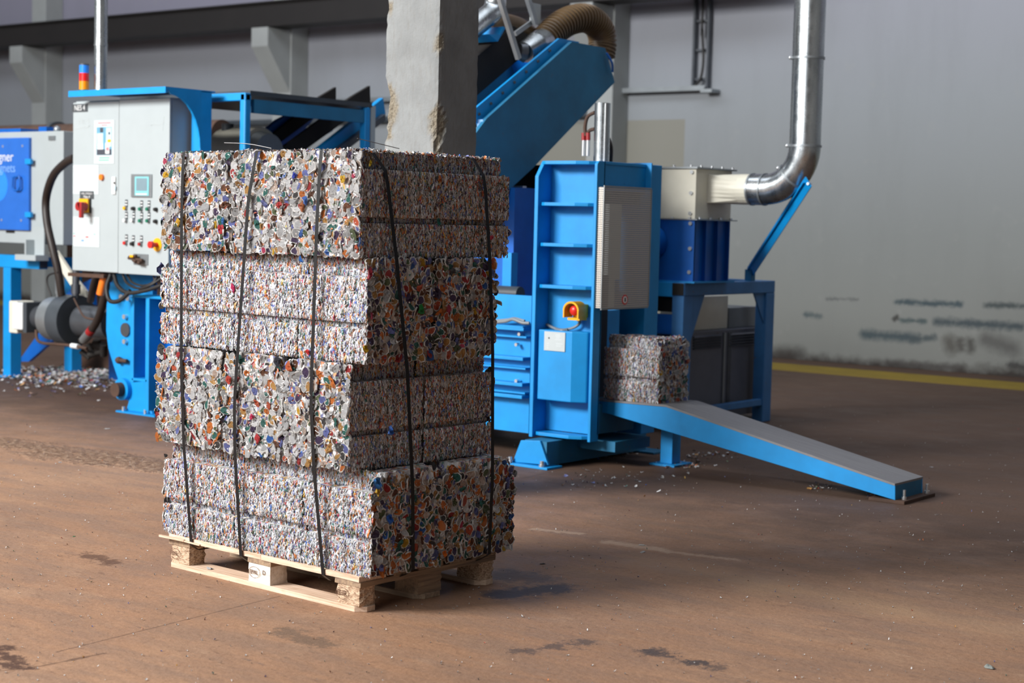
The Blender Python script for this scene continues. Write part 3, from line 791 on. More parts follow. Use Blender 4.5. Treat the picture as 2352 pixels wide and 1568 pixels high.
def make_bale(name, loc, rz, size, lam_front, seed, label, group, show=('-y', '+x'), top=False, count=5800, silver=(1.0, 1.0), spacing=.0292, fringe=None):
    sx, sy, h = size; rng = np.random.RandomState(seed)
    t = thing(name, loc, label, 'bale', group, rz)
    core = buildl(core_mesh(sx, sy, h, not lam_front, lam_front, seed), 'pressed_core', M['core'], t)
    A = []
    lam = '-y' if lam_front else '+x'; canf = '+x' if lam_front else '-y'
    if lam in show: A.append(layered_face(lam, sx, sy, h, rng, count, silver[0]))
    if top: A += ledge_flakes(sx, sy, h, rng, show, 190)
    # a thin sprinkling between the can ends, too
    if canf in show:
        W = sx if canf == '-y' else sy; half = sy/2 if canf == '-y' else sx/2; n = 420
        u = rng.uniform(-W/2+.004, W/2-.004, n); z = rng.uniform(.006, h-.006, n); an = rng.uniform(0, 6.28, n); zer = np.zeros(n)
        d = half-sb_vec(z, h, False)-.004+rng.uniform(-.003, .003, n)
        if canf == '-y':
            c = np.stack([u, -d, z], 1); nr = np.tile([0, -1., 0], (n, 1)); tv = np.stack([np.cos(an), zer, np.sin(an)], 1); tu = np.stack([np.sin(an), zer, -np.cos(an)], 1)
        else:
            c = np.stack([d, u, z], 1); nr = np.tile([1., 0, 0], (n, 1)); tv = np.stack([zer, np.cos(an), np.sin(an)], 1); tu = np.stack([zer, np.sin(an), -np.cos(an)], 1)
        A.append(flake_arrays(rng, c, tu, tv, nr, rng.uniform(.004, .011, n), rng.uniform(.0018, .004, n), palette(rng, n, .9)))
    if A:
        me = mesh_np('can_layers', *join(A), M['layers'])
        o = bpy.data.objects.new('can_layers', me); col.objects.link(o); o.parent = t; o['kind'] = 'stuff'
    if canf in show:
        W = sx if canf == '-y' else sy; half = sy/2 if canf == '-y' else sx/2
        pts = []; dy = spacing*.88; row = 0; z = .011
        while z < h-.008:
            u = -W/2+.010+(row % 2)*spacing/2
            while u < W/2-.006:
                pts.append((u+rng.uniform(-.006, .006), z+rng.uniform(-.006, .006))); u += spacing*rng.uniform(.85, 1.2)
            z += dy; row += 1
        cols = palette(rng, len(pts), silver[1])
        base = Matrix.Rotation(math.pi/2, 4, 'X') if canf == '-y' else (Matrix.Rotation(math.pi/2, 4, 'Z') @ Matrix.Rotation(math.pi/2, 4, 'X'))
        for k, (u, z) in enumerate(pts):
            r = float(np.clip(rng.normal(.0174, .0038), .010, .028))
            u = min(max(u, -W/2+r*.85), W/2-r*.85); z = min(max(z, r*.8), h-r*.7)
            torn = rng.rand() < .22
            me = (TORN if torn else CANS)[rng.randint(14 if torn else 28)]
            o = bpy.data.objects.new('crushed_can', me); col.objects.link(o); o.parent = t
            d = half - float(sb_vec(z, h, False)) + rng.uniform(-.006, .0015)
            a = rng.uniform(0, 6.28); asp = rng.uniform(.62, 1.0)
            T = Matrix.Translation((u, -d, z) if canf == '-y' else (d, u, z))
            tilt = Matrix.Rotation(rng.normal(0, .24), 4, 'X') @ Matrix.Rotation(rng.normal(0, .24), 4, 'Y')
            o.matrix_basis = T @ base @ tilt @ Matrix.Rotation(rng.normal(math.pi/2, .5), 4, 'Z') @ Matrix.Diagonal((r*1.12, r*1.12*asp, r*.62, 1)) @ Matrix.Rotation(a, 4, 'Z')
            c = cols[k]; o.color = (float(c[0]), float(c[1]), float(c[2]), 1)
    if fringe:      # cans bulging round the far edge of the bright or shaded side
        B = Matrix.Rotation(-math.pi/2, 4, 'Y') if fringe == '-x' else Matrix.Rotation(-math.pi/2, 4, 'X')
        for k in range(20):
            z = rng.uniform(.02, h-.06); v = rng.uniform(0, .06)
            o = bpy.data.objects.new('crushed_can', (TORN if rng.rand() < .4 else CANS)[rng.randint(14)]); col.objects.link(o); o.parent = t
            p = (-sx/2+rng.uniform(-.004, .008), -sy/2+v, z) if fringe == '-x' else (sx/2-v, sy/2-rng.uniform(-.004, .008), z)
            r = float(np.clip(rng.normal(.017, .004), .010, .026)); c = palette(rng, 1, .8)[0]
            o.matrix_basis = Matrix.Translation(p) @ B @ Matrix.Rotation(rng.normal(0, .35), 4, 'X') @ Matrix.Diagonal((r, r*.8, r*.7, 1)) @ Matrix.Rotation(rng.uniform(0, 6.28), 4, 'Z')
            o.color = (float(c[0]), float(c[1]), float(c[2]), 1)
    return t

# layers on the pallet, bottom to top: s0, s1 along the pallet, w0, w1 across, z0, z1, layered front?
LAY = [(-.048, 1.250, .008, .872, .1445, .548, True), (-.072, 1.145, -.022, .815, .552, .972, False),
       (-.070, 1.205, .000, .775, .976, 1.382, True), (-.062, 1.168, -.012, .878, 1.386, 1.800, False)]
LN = ['bottom layer', 'second layer up', 'third layer up', 'top layer']
cP, sP = math.cos(PANG), math.sin(PANG); BALES = {}; CUTS = {}
def P2W(s, w, z): return Vector((PO.x+cP*s-sP*w, PO.y+sP*s+cP*w, z))
for li, (s0, s1, w0, w1, z0, z1, lamf) in enumerate(LAY):
    n1 = .365 if not lamf else .385
    cut = [s0, s0+(s1-s0)*n1, s0+(s1-s0)*(n1+(1-n1)/2), s1]; wm = w0+(w1-w0)*.5
    if li == 0: cut[1] -= .02
    CUTS[li] = (cut, wm)
    rs = random.Random(li*11+3)
    for k in range(3):
        a, b_ = cut[k], cut[k+1]; dw = rs.uniform(-.006, .006); dz = 0 if k else -.004
        pos = ['at the far left end', 'in the middle of the bright side', 'at the near corner'][k]
        BALES[(li, k)] = make_bale('can_bale', P2W((a+b_)/2, (w0+wm)/2+dw, z0), PANG+rs.uniform(-.006, .006), (b_-a-.003, wm-w0-.003, z1-z0-.001+dz), lamf, 50+li*10+k,
                  'crushed can bale, %s of the stack, %s' % (LN[li], pos), 'can bales on the pallet', show=('-y', '+x') if k == 2 else ('-y',), top=(li == 3), fringe='-x' if k == 0 else None, silver=(1.1,   .15 if lamf else .9))  # fewer silver cans on the shaded side: its dimness is put into the colour
    a, b_ = cut[2], cut[3]
    BALES[(li, 3)] = make_bale('can_bale', P2W((a+b_)/2+rs.uniform(-.008, .008), (wm+w1)/2, z0), PANG+rs.uniform(-.008, .008), (b_-a-.003, w1-wm-.004, z1-z0-.001), lamf, 50+li*10+5,
              'crushed can bale, %s of the stack, far end of the shaded side' % LN[li], 'can bales on the pallet', show=('+x',), top=(li == 3), fringe='+y', silver=(.8,   .15 if lamf else .9))  # silver thinned out here as well, painting the shaded side dimmer

# the cans that stand out by colour or size
def accent(px, py, li, face, colr, r, asp=.8, out=.008):
    s0, s1, w0, w1, z0, z1, lamf = LAY[li]; d = ray(px, py)
    nrm = (P2W(0, 1, 0)-P2W(0, 0, 0)) if face == '-y' else (P2W(1, 0, 0)-P2W(0, 0, 0))
    q0 = P2W(0, w0-out, 0) if face == '-y' else P2W(s1+out, 0, 0)
    P = CAMP + d*((q0-CAMP).dot(nrm)/d.dot(nrm)); rel = P-P2W(0, 0, 0)
    s = rel.dot(P2W(1, 0, 0)-P2W(0, 0, 0)); w = rel.dot(P2W(0, 1, 0)-P2W(0, 0, 0)); cut, wm = CUTS[li]
    k = (0 if s < cut[1] else 1 if s < cut[2] else 2) if face == '-y' else (2 if w < wm else 3)
    o = bpy.data.objects.new('crushed_can', TORN[int(px) % 14]); col.objects.link(o)
    base = Matrix.Rotation(math.pi/2, 4, 'X') if face == '-y' else (Matrix.Rotation(math.pi/2, 4, 'Z') @ Matrix.Rotation(math.pi/2, 4, 'X'))
    o.matrix_basis = Matrix.Translation(P) @ Matrix.Rotation(PANG, 4, 'Z') @ base @ Matrix.Diagonal((r*asp, r, r*.7, 1)) @ Matrix.Rotation((px % 7)*.9, 4, 'Z')
    o.color = srgb(*colr); attach(o, BALES[(li, k)])
for a in ((505, 525, 3, '-y', (200, 50, 62), .021), (511, 507, 3, '-y', (60, 130, 205), .014), (408, 511, 3, '-y', (226, 176, 44), .018), (402, 530, 3, '-y', (92, 88, 86), .024), (640, 470, 3, '-y', (200, 62, 60), .016), (700, 458, 3, '-y', (70, 116, 196), .020),
          (785, 410, 3, '-y', (232, 186, 50), .016), (693, 474, 3, '-y', (196, 120, 74), .02), (675, 402, 3, '-y', (50, 70, 190), .014), (534, 662, 2, '-y', (224, 40, 110), .020, .5), (706, 808, 2, '-y', (220, 40, 44), .014, .6), (690, 595, 2, '-y', (30, 110, 200), .018, .45),
          (524, 872, 1, '-y', (206, 76, 60), .02), (636, 830, 1, '-y', (40, 44, 60), .024), (662, 842, 1, '-y', (214, 106, 60), .022), (577, 956, 1, '-y', (226, 60, 110), .014), (590, 1008, 1, '-y', (206, 60, 66), .02),
          (970, 712, 2, '+x', (20, 140, 60), .022), (852, 630, 2, '+x', (206, 60, 86), .026, .6), (900, 990, 0, '+x', (40, 110, 210), .02), (868, 1108, 0, '+x', (60, 140, 220), .026), (870, 1130, 0, '+x', (226, 180, 30), .016), (896, 1190, 0, '+x', (30, 100, 200), .022), (993, 1268, 0, '+x', (226, 228, 230), .016),
          (1022, 1270, 0, '+x', (240, 120, 20), .016), (840, 800, 2, '+x', (232, 186, 20), .018), (1008, 508, 3, '+x', (30, 110, 104), .018, .5), (1012, 412, 3, '+x', (206, 110, 40), .016, .5), (852, 376, 3, '+x', (232, 200, 30), .014, .6), (1130, 545, 3, '+x', (226, 60, 90), .012)):
    accent(*a)

# ------------------------------------------------------------------ straps
def strap_mat():
    m_, nt, p = newmat('black_plastic_strap'); p.inputs['Base Color'].default_value = srgb(14, 15, 18)
    p.inputs['Roughness'].default_value = 0.42; p.inputs['Specular IOR Level'].default_value = 0.3
    nt.links.new(bump(nt, noise(nt, 900, 2), 0.0003), p.inputs['Normal']); return m_
M['strap'] = strap_mat()
def ribbon(path, side, wdt, thk, name, lab):
    """path: world points; side: width direction at each point"""
    mb = MB(); V = []; n = len(path)
    for k in range(n):
        p = Vector(path[k]); d = (Vector(path[min(k+1, n-1)])-Vector(path[max(k-1, 0)])).normalized()
        s = Vector(side); s = (s-d*s.dot(d)).normalized(); nr = d.cross(s)
        for a, b_ in ((-1, -1), (1, -1), (1, 1), (-1, 1)): V.append(p+s*a*wdt/2+nr*b_*thk/2)
    F = [(k*4+i, k*4+(i+1) % 4, (k+1)*4+(i+1) % 4, (k+1)*4+i) for k in range(n-1) for i in range(4)]
    F += [(3, 2, 1, 0), tuple((n-1)*4+i for i in range(4))]
    mb.add(V, F); o = mb.build(name, M['strap']); tag(o, lab, 'strap', 'black straps round the stack'); return o
def hull_out(pts):      # (offset, z) outer envelope from top to bottom, so the strap bridges the hollows
    pts = sorted(pts, key=lambda q: -q[1]); out = []
    for p in pts:
        while len(out) >= 2:
            (o1, z1), (o2, z2) = out[-2], out[-1]
            # drop the middle point when it lies inside the chord
            t = (z1-z2)/(z1-p[1]) if z1 != p[1] else 0
            if o2 <= o1+(p[0]-o1)*t+1e-6: out.pop()
            else: break
        out.append(p)
    return out
def profile(face):
    q = []
    for (s0, s1, w0, w1, z0, z1, lamf) in LAY:
        lam = lamf if face == '-y' else not lamf
        o = -w0 if face == '-y' else s1
        q += [(o+.006, z0+.004), (o+.006, z1-.075)]; q += [(o+.006-(.042 if lam else .004), z1-.002)]
    q.append((0.004 if face == '-y' else 1.208, .120)); return hull_out(q)
ZT = 1.806
def strap_left(spts, lab):
    prof = profile('-y'); path = []
    sz = sorted(spts, key=lambda q: -q[1])
    def S(z):
        zs_ = [q[1] for q in sz][::-1]; ss = [q[0] for q in sz][::-1]; return float(np.interp(z, zs_, ss))
    path.append(P2W(S(1.8), .80, ZT)); path.append(P2W(S(1.8), .06, ZT))
    dense = []
    for i in range(len(prof)-1):
        (o1, z1), (o2, z2) = prof[i], prof[i+1]; k = max(1, int((z1-z2)/.05))
        for j in range(k): dense.append((o1+(o2-o1)*j/k, z1+(z2-z1)*j/k))
    dense.append(prof[-1])
    for o, z in dense: path.append(P2W(S(z), -o-.003, z))
    path.append(P2W(S(.12), .03, .094)); path.append(P2W(S(.12), .3, .094))
    ribbon(path, P2W(1, 0, 0)-P2W(0, 0, 0), .0185, .0012, 'strap', lab)
def strap_right(wpts, lab):
    prof = profile('+x'); path = []; sz = sorted(wpts, key=lambda q: q[1])
    def S(z): return float(np.interp(z, [q[1] for q in sz], [q[0] for q in sz]))
    path.append(P2W(.0, S(1.8), ZT+.003)); path.append(P2W(1.06, S(1.8), ZT+.003))
    dense = []
    for i in range(len(prof)-1):
        (o1, z1), (o2, z2) = prof[i], prof[i+1]; k = max(1, int((z1-z2)/.05))
        for j in range(k): dense.append((o1+(o2-o1)*j/k, z1+(z2-z1)*j/k))
    dense.append(prof[-1])
    for o, z in dense: path.append(P2W(o+.003, S(z), z))
    path.append(P2W(1.17, S(.12)-.03, .096)); path.append(P2W(.9, S(.12)-.06, .096))
    ribbon(path, P2W(0, 1, 0)-P2W(0, 0, 0), .0185, .0012, 'strap', lab)
strap_left([(.100, 1.8), (.098, 1.5), (.115, .9), (.165, .13)], 'black strap nearest the left edge of the bright side')
strap_left([(.573, 1.79), (.530, 1.6), (.498, 1.17), (.468, .75), (.493, .12)], 'slanting black strap in the middle of the bright side')
strap_left([(.957, 1.79), (.945, 1.5), (.935, .81), (.996, .12)], 'black strap on the bright side nearest the front corner')
strap_right([(.085, 1.8), (.125, 1.71), (.16, 1.35), (.205, .942), (.235, .132)], 'black strap on the shaded side next to the front corner')
strap_right([(.670, 1.8), (.700, 1.7), (.715, 1.0), (.690, .131)], 'black strap on the shaded side farthest from the front corner')
M['wire'] = paint('grey_wire', (120, 120, 122), 0.4, 0.05, metallic=0.5)
o = MB().tube([P2W(.62, .02, 1.812), P2W(.5, .0, 1.83), P2W(.36, -.01, 1.836)], .002, 6).build('loose_strap_end', M['wire']); tag(o, 'thin strap end sticking up above the bright side of the stack', 'strap')
pw = PY(853, 327, 4.9)
o = MB().tube([P2W(1.15, .22, 1.815), P2W(1.15, .13, 1.826), P2W(1.12, .02, 1.845)], .0016, 6).build('loose_wire', M['wire']); tag(o, 'loose wire end sticking up at the top of the stack before the column', 'wire')
# ------------------------------------------------------------------ control cabinet (left)
def plate(name, px, Y, mat, parent, thk=.004, bev=0.0):
    x0, x1, z0, z1 = FR(*px, Y); return MB().box(x0, x1, Y-thk, Y, z0, z1).build(name, mat, parent, bev)
def disc(name, cx_, cy_, rpx, Y, mat, parent, thk=.01, n=16):
    c = PY(cx_, cy_, Y); r = abs(PY(cx_+rpx, cy_, Y).x-c.x)*.79+1e-4
    return MB().cyl((c.x, Y, c.z), (c.x, Y-thk, c.z), r, n).build(name, mat, parent)
YC = 8.0
x0, x1, z0, z1 = FR(167, 228, 388, 628, YC); xs = PY(272, 430, YC).x
cab = thing('control_cabinet', ((x0+x1)/2, 8.15, z0), 'tall light grey control cabinet with two doors, buttons and screen', 'cabinet')
MB().box(x0+.004, x1-.004, YC+.022, YC+.33, z0, z1).build('body', M['white_cab'], cab, .006)
dl = MB().box(x0, xs-.002, YC, YC+.02, z0+.004, z1-.012).build('door', M['white_cab'], cab, .004)
dr = MB().box(xs+.002, x1, YC, YC+.02, z0, z1-.004).build('door', M['white_cab'], cab, .004)
sg = plate('sign_plate', (166, 239, 202, 257), YC, M['sign_grey'], dl)
p = PY(170, 255, YC); text('NES 4', .058, M['white'], sg, (p.x+.010, YC-.005, p.z+.003), name='sign_lettering', sx=.9)
M['pencil'] = paint('pencil_mark', (168, 176, 178), 0.8, 0.03)
p = PY(181, 284, YC); text('Nr. 4', .06, M['pencil'], dl, (p.x, YC-.0008, p.z), name='pencil_note', ext=.0003)
mb = MB(); a, b_ = PY(172, 296, YC), PY(206, 289, YC); mb.bar((a.x, YC-.0006, a.z), (b_.x, YC-.0006, b_.z), .0012, .004)
for q in ((198, 284), (198, 295)): c = PY(*q, YC); mb.bar((c.x, YC-.0006, c.z), (b_.x, YC-.0006, b_.z), .0012, .003)
mb.build('pencil_arrow', M['pencil'], dl)
mb = MB(); a, b_ = PY(347, 288, YC), PY(376, 283, YC); mb.bar((a.x, YC-.0006, a.z), (b_.x, YC-.0006, b_.z), .0012, .004)
for q in ((355, 284), (355, 291)): c = PY(*q, YC); mb.bar((c.x, YC-.0006, c.z), (a.x, YC-.0006, a.z), .0012, .003)
a, b_ = PY(377, 268, YC), PY(374, 300, YC); mb.bar((a.x, YC-.0006, a.z), (b_.x, YC-.0006, b_.z), .0012, .003)
mb.build('pencil_arrow', M['pencil'], dr)
# pinned notices
po = plate('notice_poster', (217, 276, 263, 376), YC, M['paper'], dl, .003)
def pr(name, px, mat, par=po, t=.0042): return plate(name, px, YC, mat, par, t)
M['p_teal'] = paint('print_blue', (96, 150, 176), 0.6, 0.1); M['p_dark'] = paint('print_dark', (64, 68, 78), 0.6, 0.2, scale=30)
M['p_pale'] = paint('print_pale', (176, 200, 212), 0.6, 0.1, scale=30); M['p_red'] = paint('print_red', (222, 120, 128), 0.6, 0.05)
M['p_green'] = paint('print_green', (110, 186, 156), 0.6, 0.05); M['p_line'] = paint('print_grey', (200, 208, 212), 0.6, 0.04)
pr('printed_picture', (223, 292, 257.5, 356), M['p_teal'])
pr('printed_area', (244.5, 293, 257, 337), M['p_pale'], t=.0046); pr('printed_area', (223.5, 343, 257, 355.5), M['p_dark'], t=.0046)
pr('printed_area', (224, 306, 238, 330), M['p_pale'], t=.005); pr('printed_area', (225, 330, 238, 343), M['white'], t=.0052)
pr('printed_area', (231, 293, 238, 304), M['p_dark'], t=.005); pr('printed_area', (248, 320, 256, 327), M['yellow'], t=.0052)
pr('printed_area', (243, 328, 252, 353), M['white'], t=.0052); pr('printed_area', (245, 338, 251, 346), M['p_red'], t=.0056)
disc('printed_dot', 251, 306, 2.6, YC-.0046, M['p_dark'], po, .0006)
for (px, mt) in (((226, 281, 255, 283.5), 'p_red'), ((234, 286.5, 247, 288.5), 'p_red'), ((229, 361, 252, 363.5), 'p_green'), ((228, 366.5, 251, 369), 'p_green')): pr('printed_line', px, M[mt], t=.0038)
n1 = plate('notice_sheet', (168, 379, 227, 446), YC, M['paper'], dl, .0025)
for px in ((178, 394, 215, 402), (171, 411, 191, 424), (193, 411, 222, 424), (192, 430, 216, 437)):
    pr('printed_box', px, M['p_line'], n1, .003)
n2 = plate('notice_sheet', (168, 498, 229, 567), YC, M['paper'], dl, .0025)
for px, mt in (((169.5, 541, 173.5, 543), 'red'), ((197.5, 543, 203.5, 545.5), 'red'), ((187.5, 551, 193, 553.5), 'lamp_blue'), ((169.5, 535, 173, 537), 'p_green'), ((216, 537, 219.5, 539), 'p_green'), ((190, 503, 210, 504.3), 'p_line'),
               ((216, 517, 219.5, 519), 'cream'), ((216, 527, 219.5, 529), 'cream'), ((184, 515, 185.2, 546), 'p_line'), ((188, 515, 189.2, 546), 'p_line'), ((170, 529, 184, 530.2), 'p_line'), ((196, 531, 216, 532.2), 'p_line')):
    pr('printed_mark', px, M[mt], n2, .003)
sg2 = plate('name_plate', (184.5, 439, 216, 456.5), YC, M['sign_grey'], dl, .005)
p = PY(200.5, 446.5, YC); text('VAR. STIKALO', .021, M['white'], sg2, (p.x, YC-.0056, p.z), name='plate_lettering', align='CENTER')
p = PY(200.5, 455, YC); text('Nes.4', .033, M['white'], sg2, (p.x, YC-.0056, p.z), name='plate_lettering', align='CENTER')
sw = plate('main_switch', (188, 456.5, 208.5, 488), YC, M['yellow'], dl, .03, .003)
plate('switch_base', (189, 456.5, 210, 489), YC, M['black'], sw, .015)
c = PY(196, 474, YC-.03); mb = MB().cyl((c.x, YC-.03, c.z), (c.x, YC-.10, c.z), .034, 20)
e = PY(184, 470, YC-.1); f_ = PY(183, 500, YC-.1); mb.bar((c.x, YC-.085, c.z), (e.x, YC-.085, e.z), .03, .05); mb.bar((e.x+.006, YC-.09, e.z+.02), (f_.x+.006, YC-.09, f_.z), .028, .03, (1, 0, 0))
mb.build('switch_handle', M['red_dark'], sw, .004)
disc('indicator_lamp', 235.5, 407, 5.5, YC, M['orange'], dl, .02)
hb = plate('door_lock', (259, 406, 267, 446), YC, M['white'], dl, .012, .003); disc('keyhole', 262.5, 420, 2.2, YC-.012, M['black'], hb, .002)
plate('sticker', (259.5, 427, 265.5, 437), YC-.012, M['p_pale'], hb, .0012)
sc = plate('operator_panel', (303, 400, 350, 453), YC, M['screen'] if False else M['galv_flat'], dr, .01, .002)
plate('panel_bezel', (310, 405.5, 342, 449), YC-.01, M['teal_lt'], sc, .002)
plate('screen', (313, 409, 338, 438), YC-.012, M['screen'], sc, .001)
for k in range(6): plate('panel_key', (312.5+k*4.3, 444, 315.8+k*4.3, 447.5), YC-.012, M['white'], sc, .002)
def button(x, y, mt, lab=True, big=1.0, dy=0):
    c = PY(x, y, YC); r = .0155*big
    b0 = MB().cyl((c.x, YC, c.z), (c.x, YC-.014, c.z), r, 16).build('push_button', M['galv_flat'] if mt not in ('black',) else M['black'], dr)
    MB().cyl((c.x, YC-.014, c.z), (c.x, YC-.026, c.z), r*.82, 16).build('button_cap', M[mt], b0)
    if lab:
        q = PY(x+1, y-13, YC); t_ = MB().box(q.x-.014, q.x+.014, YC-.004, YC, q.z-.034, q.z+.022).build('name_tag', M['sign_grey'], b0)
        for k in range(2): MB().box(q.x-.011, q.x+.011, YC-.0046, YC-.004, q.z-.02+k*.022, q.z-.012+k*.022).build('tag_text', M['white'], b0)
for x, y, mt, lb in ((290, 478, 'yellow', 1), (308.5, 479, 'black', 0), (325, 480, 'green', 1), (342, 480, 'green', 1), (360, 481, 'black', 0), (290, 506, 'white', 1), (307, 506, 'white', 1),
                     (325, 507, 'green', 1), (342, 507, 'green', 1), (359.5, 508.5, 'black', 0), (290, 558, 'red', 1), (306, 560, 'black', 1), (324.5, 560.5, 'red_dark', 1)): button(x, y, mt, bool(lb))
es = disc('emergency_stop', 362, 562, 13, YC, M['yellow'], dr, .006, 24)
c = PY(362, 562, YC); MB().cyl((c.x, YC-.006, c.z), (c.x, YC-.05, c.z), .017, 14).cyl((c.x, YC-.05, c.z), (c.x, YC-.075, c.z), .026, 18).build('stop_knob', M['red'], es, .003)
hp = plate('lockout_hasp', (308, 583, 341, 608), YC, M['galv_flat'], dr, .008, .002)
mb = MB()
for k, (a, b_) in enumerate((((298, 592), (330, 598)), ((300, 590), (318, 588)), ((312, 600), (330, 604)), ((306, 594), (322, 602)))):
    p, q = PY(*a, YC-.02), PY(*b_, YC-.02); mb.cyl((p.x, YC-.03, p.z), (q.x, YC-.03-.01*k, q.z), .012, 10)
mb.build('padlocks', M['rust'], hp)
p = PY(316, 588, YC); MB().box(p.x-.02, p.x+.02, YC-.06, YC-.045, p.z-.008, p.z+.008).build('padlock_tag', M['yellow'], hp)
# cable glands and cables below the cabinet
def hose(name, pts, r, mat, lab, cat='cable', grp=None, n=10):
    o = MB().tube(pts, r, n).build(name, mat); tag(o, lab, cat, grp); return o
def PYv(x, y, Y): return PY(x, y, Y)
g = plate('gland_strip', (168, 628, 250, 636), YC+.03, M['rust'], cab, .05)
hose('orange_cable_sleeve', [PYv(240, 632, 8.05), PYv(236, 650, 8.05), PYv(230, 676, 8.05)], .03, M['orange'], 'short orange hose hanging under the control cabinet', 'hose')
CBL = [([(262, 630, 8.05), (270, 655, 8.02), (292, 672, 8.0), (330, 668, 8.0), (372, 655, 8.02)], .016), ([(282, 630, 8.05), (292, 650, 8.03), (318, 662, 8.0), (345, 655, 8.0), (372, 638, 8.05)], .010),
       ([(292, 630, 8.06), (304, 648, 8.03), (328, 656, 8.02), (352, 648, 8.03), (364, 630, 8.06)], .009), ([(255, 628, 8.05), (245, 660, 8.0), (252, 690, 7.98), (275, 690, 7.98), (300, 668, 8.0)], .017),
       ([(352, 630, 8.05), (356, 650, 8.03), (357, 668, 8.03)], .008)]
CL = ['thickest black cable looping under the right door of the control cabinet', 'grey cable loop under the right door of the control cabinet', 'inner thin cable loop under the control cabinet', 'black cable sagging in front of the blue end plate', 'short cable hanging straight down by the bale stack']
for (pts, r), lb in zip(CBL, CL): hose('cabinet_cable', [PYv(*q) for q in pts], r, M['black'], lb, 'cable', 'cables under the control cabinet')

# ------------------------------------------------------------------ canopy over the cabinet and machine roof
cx0, cx1 = PY(157, 215, 7.85).x, PY(380, 212, 7.85).x; zc = 2.445
can = thing('cabinet_canopy', ((cx0+cx1)/2, 8.1, 0), 'blue steel canopy above the control cabinet on a blue post', 'canopy')
MB().box(cx0, cx1, 7.85, 8.32, zc-.012, zc).build('roof_sheet', M['blue'], can)
MB().box(cx0, cx1, 7.85, 7.87, zc-.045, zc-.012).build('front_edge', M['blue'], can)
xp = cx1
arc = [(7.87, zc-.012), (8.18, zc-.012), (8.18, zc-.42)]
for k in range(9):
    t_ = k/8*math.pi/2; arc.append((7.90+.28*math.cos(t_), zc-.42+.37*math.sin(t_)))
MB().prism(arc, 'X', xp-.02, xp).build('curved_bracket', M['blue'], can)
MB().box(xp-.10, xp+.0, 8.18, 8.29, .3, zc).build('post', M['blue'], can, .006)
yr0, xr0 = 8.45, -9.103; zr = 2.455
rf = thing('machine_roof', (-9.6, 9.1, 0), 'dark sheet roof on slim blue posts behind the control cabinet', 'roof')
MB().box(-10.6, xr0, yr0, 9.76, zr-.035, zr).build('roof_sheet', M['grey_dark'], rf)
x0, x1, z0, z1 = FR(487, 212, 572, 233, 8.44); MB().box(x0-.05, xr0+.0, 8.40, 8.46, z0, z1-.01).build('front_beam', M['blue'], rf, .006)
MB().box(xr0-.06, xr0, 8.40, 8.46, .9, z1-.01).build('post', M['blue'], rf, .012)
y0, y1, _, _ = SD(839, 245, 850, 345, xr0); MB().box(xr0-.06, xr0, y0, y1, .9, zr-.04).build('post', M['blue'], rf, .004)
MB().box(xr0-.05, xr0-.01, 8.5, 9.7, zr-.16, zr-.06).build('side_beam', M['blue_dusty_shaded'], rf)  # darker blue paints in the shade under the roof
y0, y1, _, _ = SD(850, 245, 858, 345, xr0); MB().box(xr0-.03, xr0, y0+.01, y1+.02, .9, zr-.02).build('conduit', M['white_cab'], rf)

# warning light column and vent pipe
c = PY(193, 205, 7.9); zb = zc
st = thing('signal_tower', (c.x, 7.9, zb), 'stacked blue, red and amber warning light on the canopy', 'warning light')
zt_ = PY(193, 147, 7.9).z; hh = zt_-zb
for nm, a, b_, mt in (('lens', .0, .05, 'green'), ('lens', .05, .36, 'amber'), ('lens', .36, .66, 'lamp_red'), ('lens', .66, .95, 'lamp_blue'), ('cap', .95, 1.0, 'grey_dark')):
    MB().cyl((c.x, 7.9, zb+hh*a+.0005), (c.x, 7.9, zb+hh*b_), .036 if nm == 'lens' else .037, 20).build(nm, M[mt], st)
c = PY(231, 205, 7.98); r = (PY(243, 100, 7.98).x-PY(219, 100, 7.98).x)/2*.79
vp = thing('vent_pipe', (c.x, 7.98, zc), 'slim galvanised vertical pipe beside the warning light', 'pipe')
MB().cyl((c.x, 7.98, zc), (c.x, 7.98, zc+.35), r, 24).build('pipe_section', M['galv'], vp)
MB().cyl((c.x, 7.98, zc+.35), (c.x, 7.98, 10.5), r*.99, 24).build('pipe_section', M['galv'], vp)
MB().cyl((c.x, 7.98, zc+.34), (c.x, 7.98, zc+.352), r*1.06, 24).build('collar', M['galv'], vp)

# motor and conveyor side boards under the roof
mo = thing('electric_motor', (-9.75, 9.05, 1.9), 'grey round electric motor with dark fan cover under the roof', 'motor')
MB().cyl((-10.02, 9.05, 2.03), (-9.62, 9.05, 2.03), .20, 32).build('housing', M['cream'], mo, .01)
MB().cyl((-9.62, 9.05, 2.03), (-9.52, 9.05, 2.03), .17, 32, .15).build('fan_cover', M['grey'], mo)
MB().box(-10.0, -9.6, 8.95, 9.15, 1.0, 1.86).build('motor_stand', M['grey_dark'], mo)
MB().cyl((-9.95, 9.0, 2.2), (-9.95, 9.0, 2.26), .05, 12).build('terminal_box', M['grey_dark'], mo)
fc = thing('feed_conveyor', (-8.4, 9.2, 1.0), 'dark inclined feed conveyor with raised side boards behind the column', 'conveyor')
def slope_plate(X, pts, thk, name, mat, par):
    poly = [tuple(PX(x, y, X).yz) for x, y in pts]
    return MB().prism(poly, 'X', X-thk, X).build(name, mat, par)
slope_plate(-9.3, [(880, 225), (886, 262), (740, 375), (690, 375)], .05, 'side_rail', M['blue'], fc)
slope_plate(-9.25, [(885, 262), (886, 276), (770, 365), (745, 365)], .05, 'lower_rail', M['steel_dark'], fc)
slope_plate(-9.75, [(735, 222), (772, 200), (772, 232), (640, 330), (600, 330)], .03, 'side_board', M['void'], fc)
slope_plate(-9.55, [(808, 222), (850, 197), (851, 236), (700, 345), (640, 345)], .03, 'side_board', M['void'], fc)
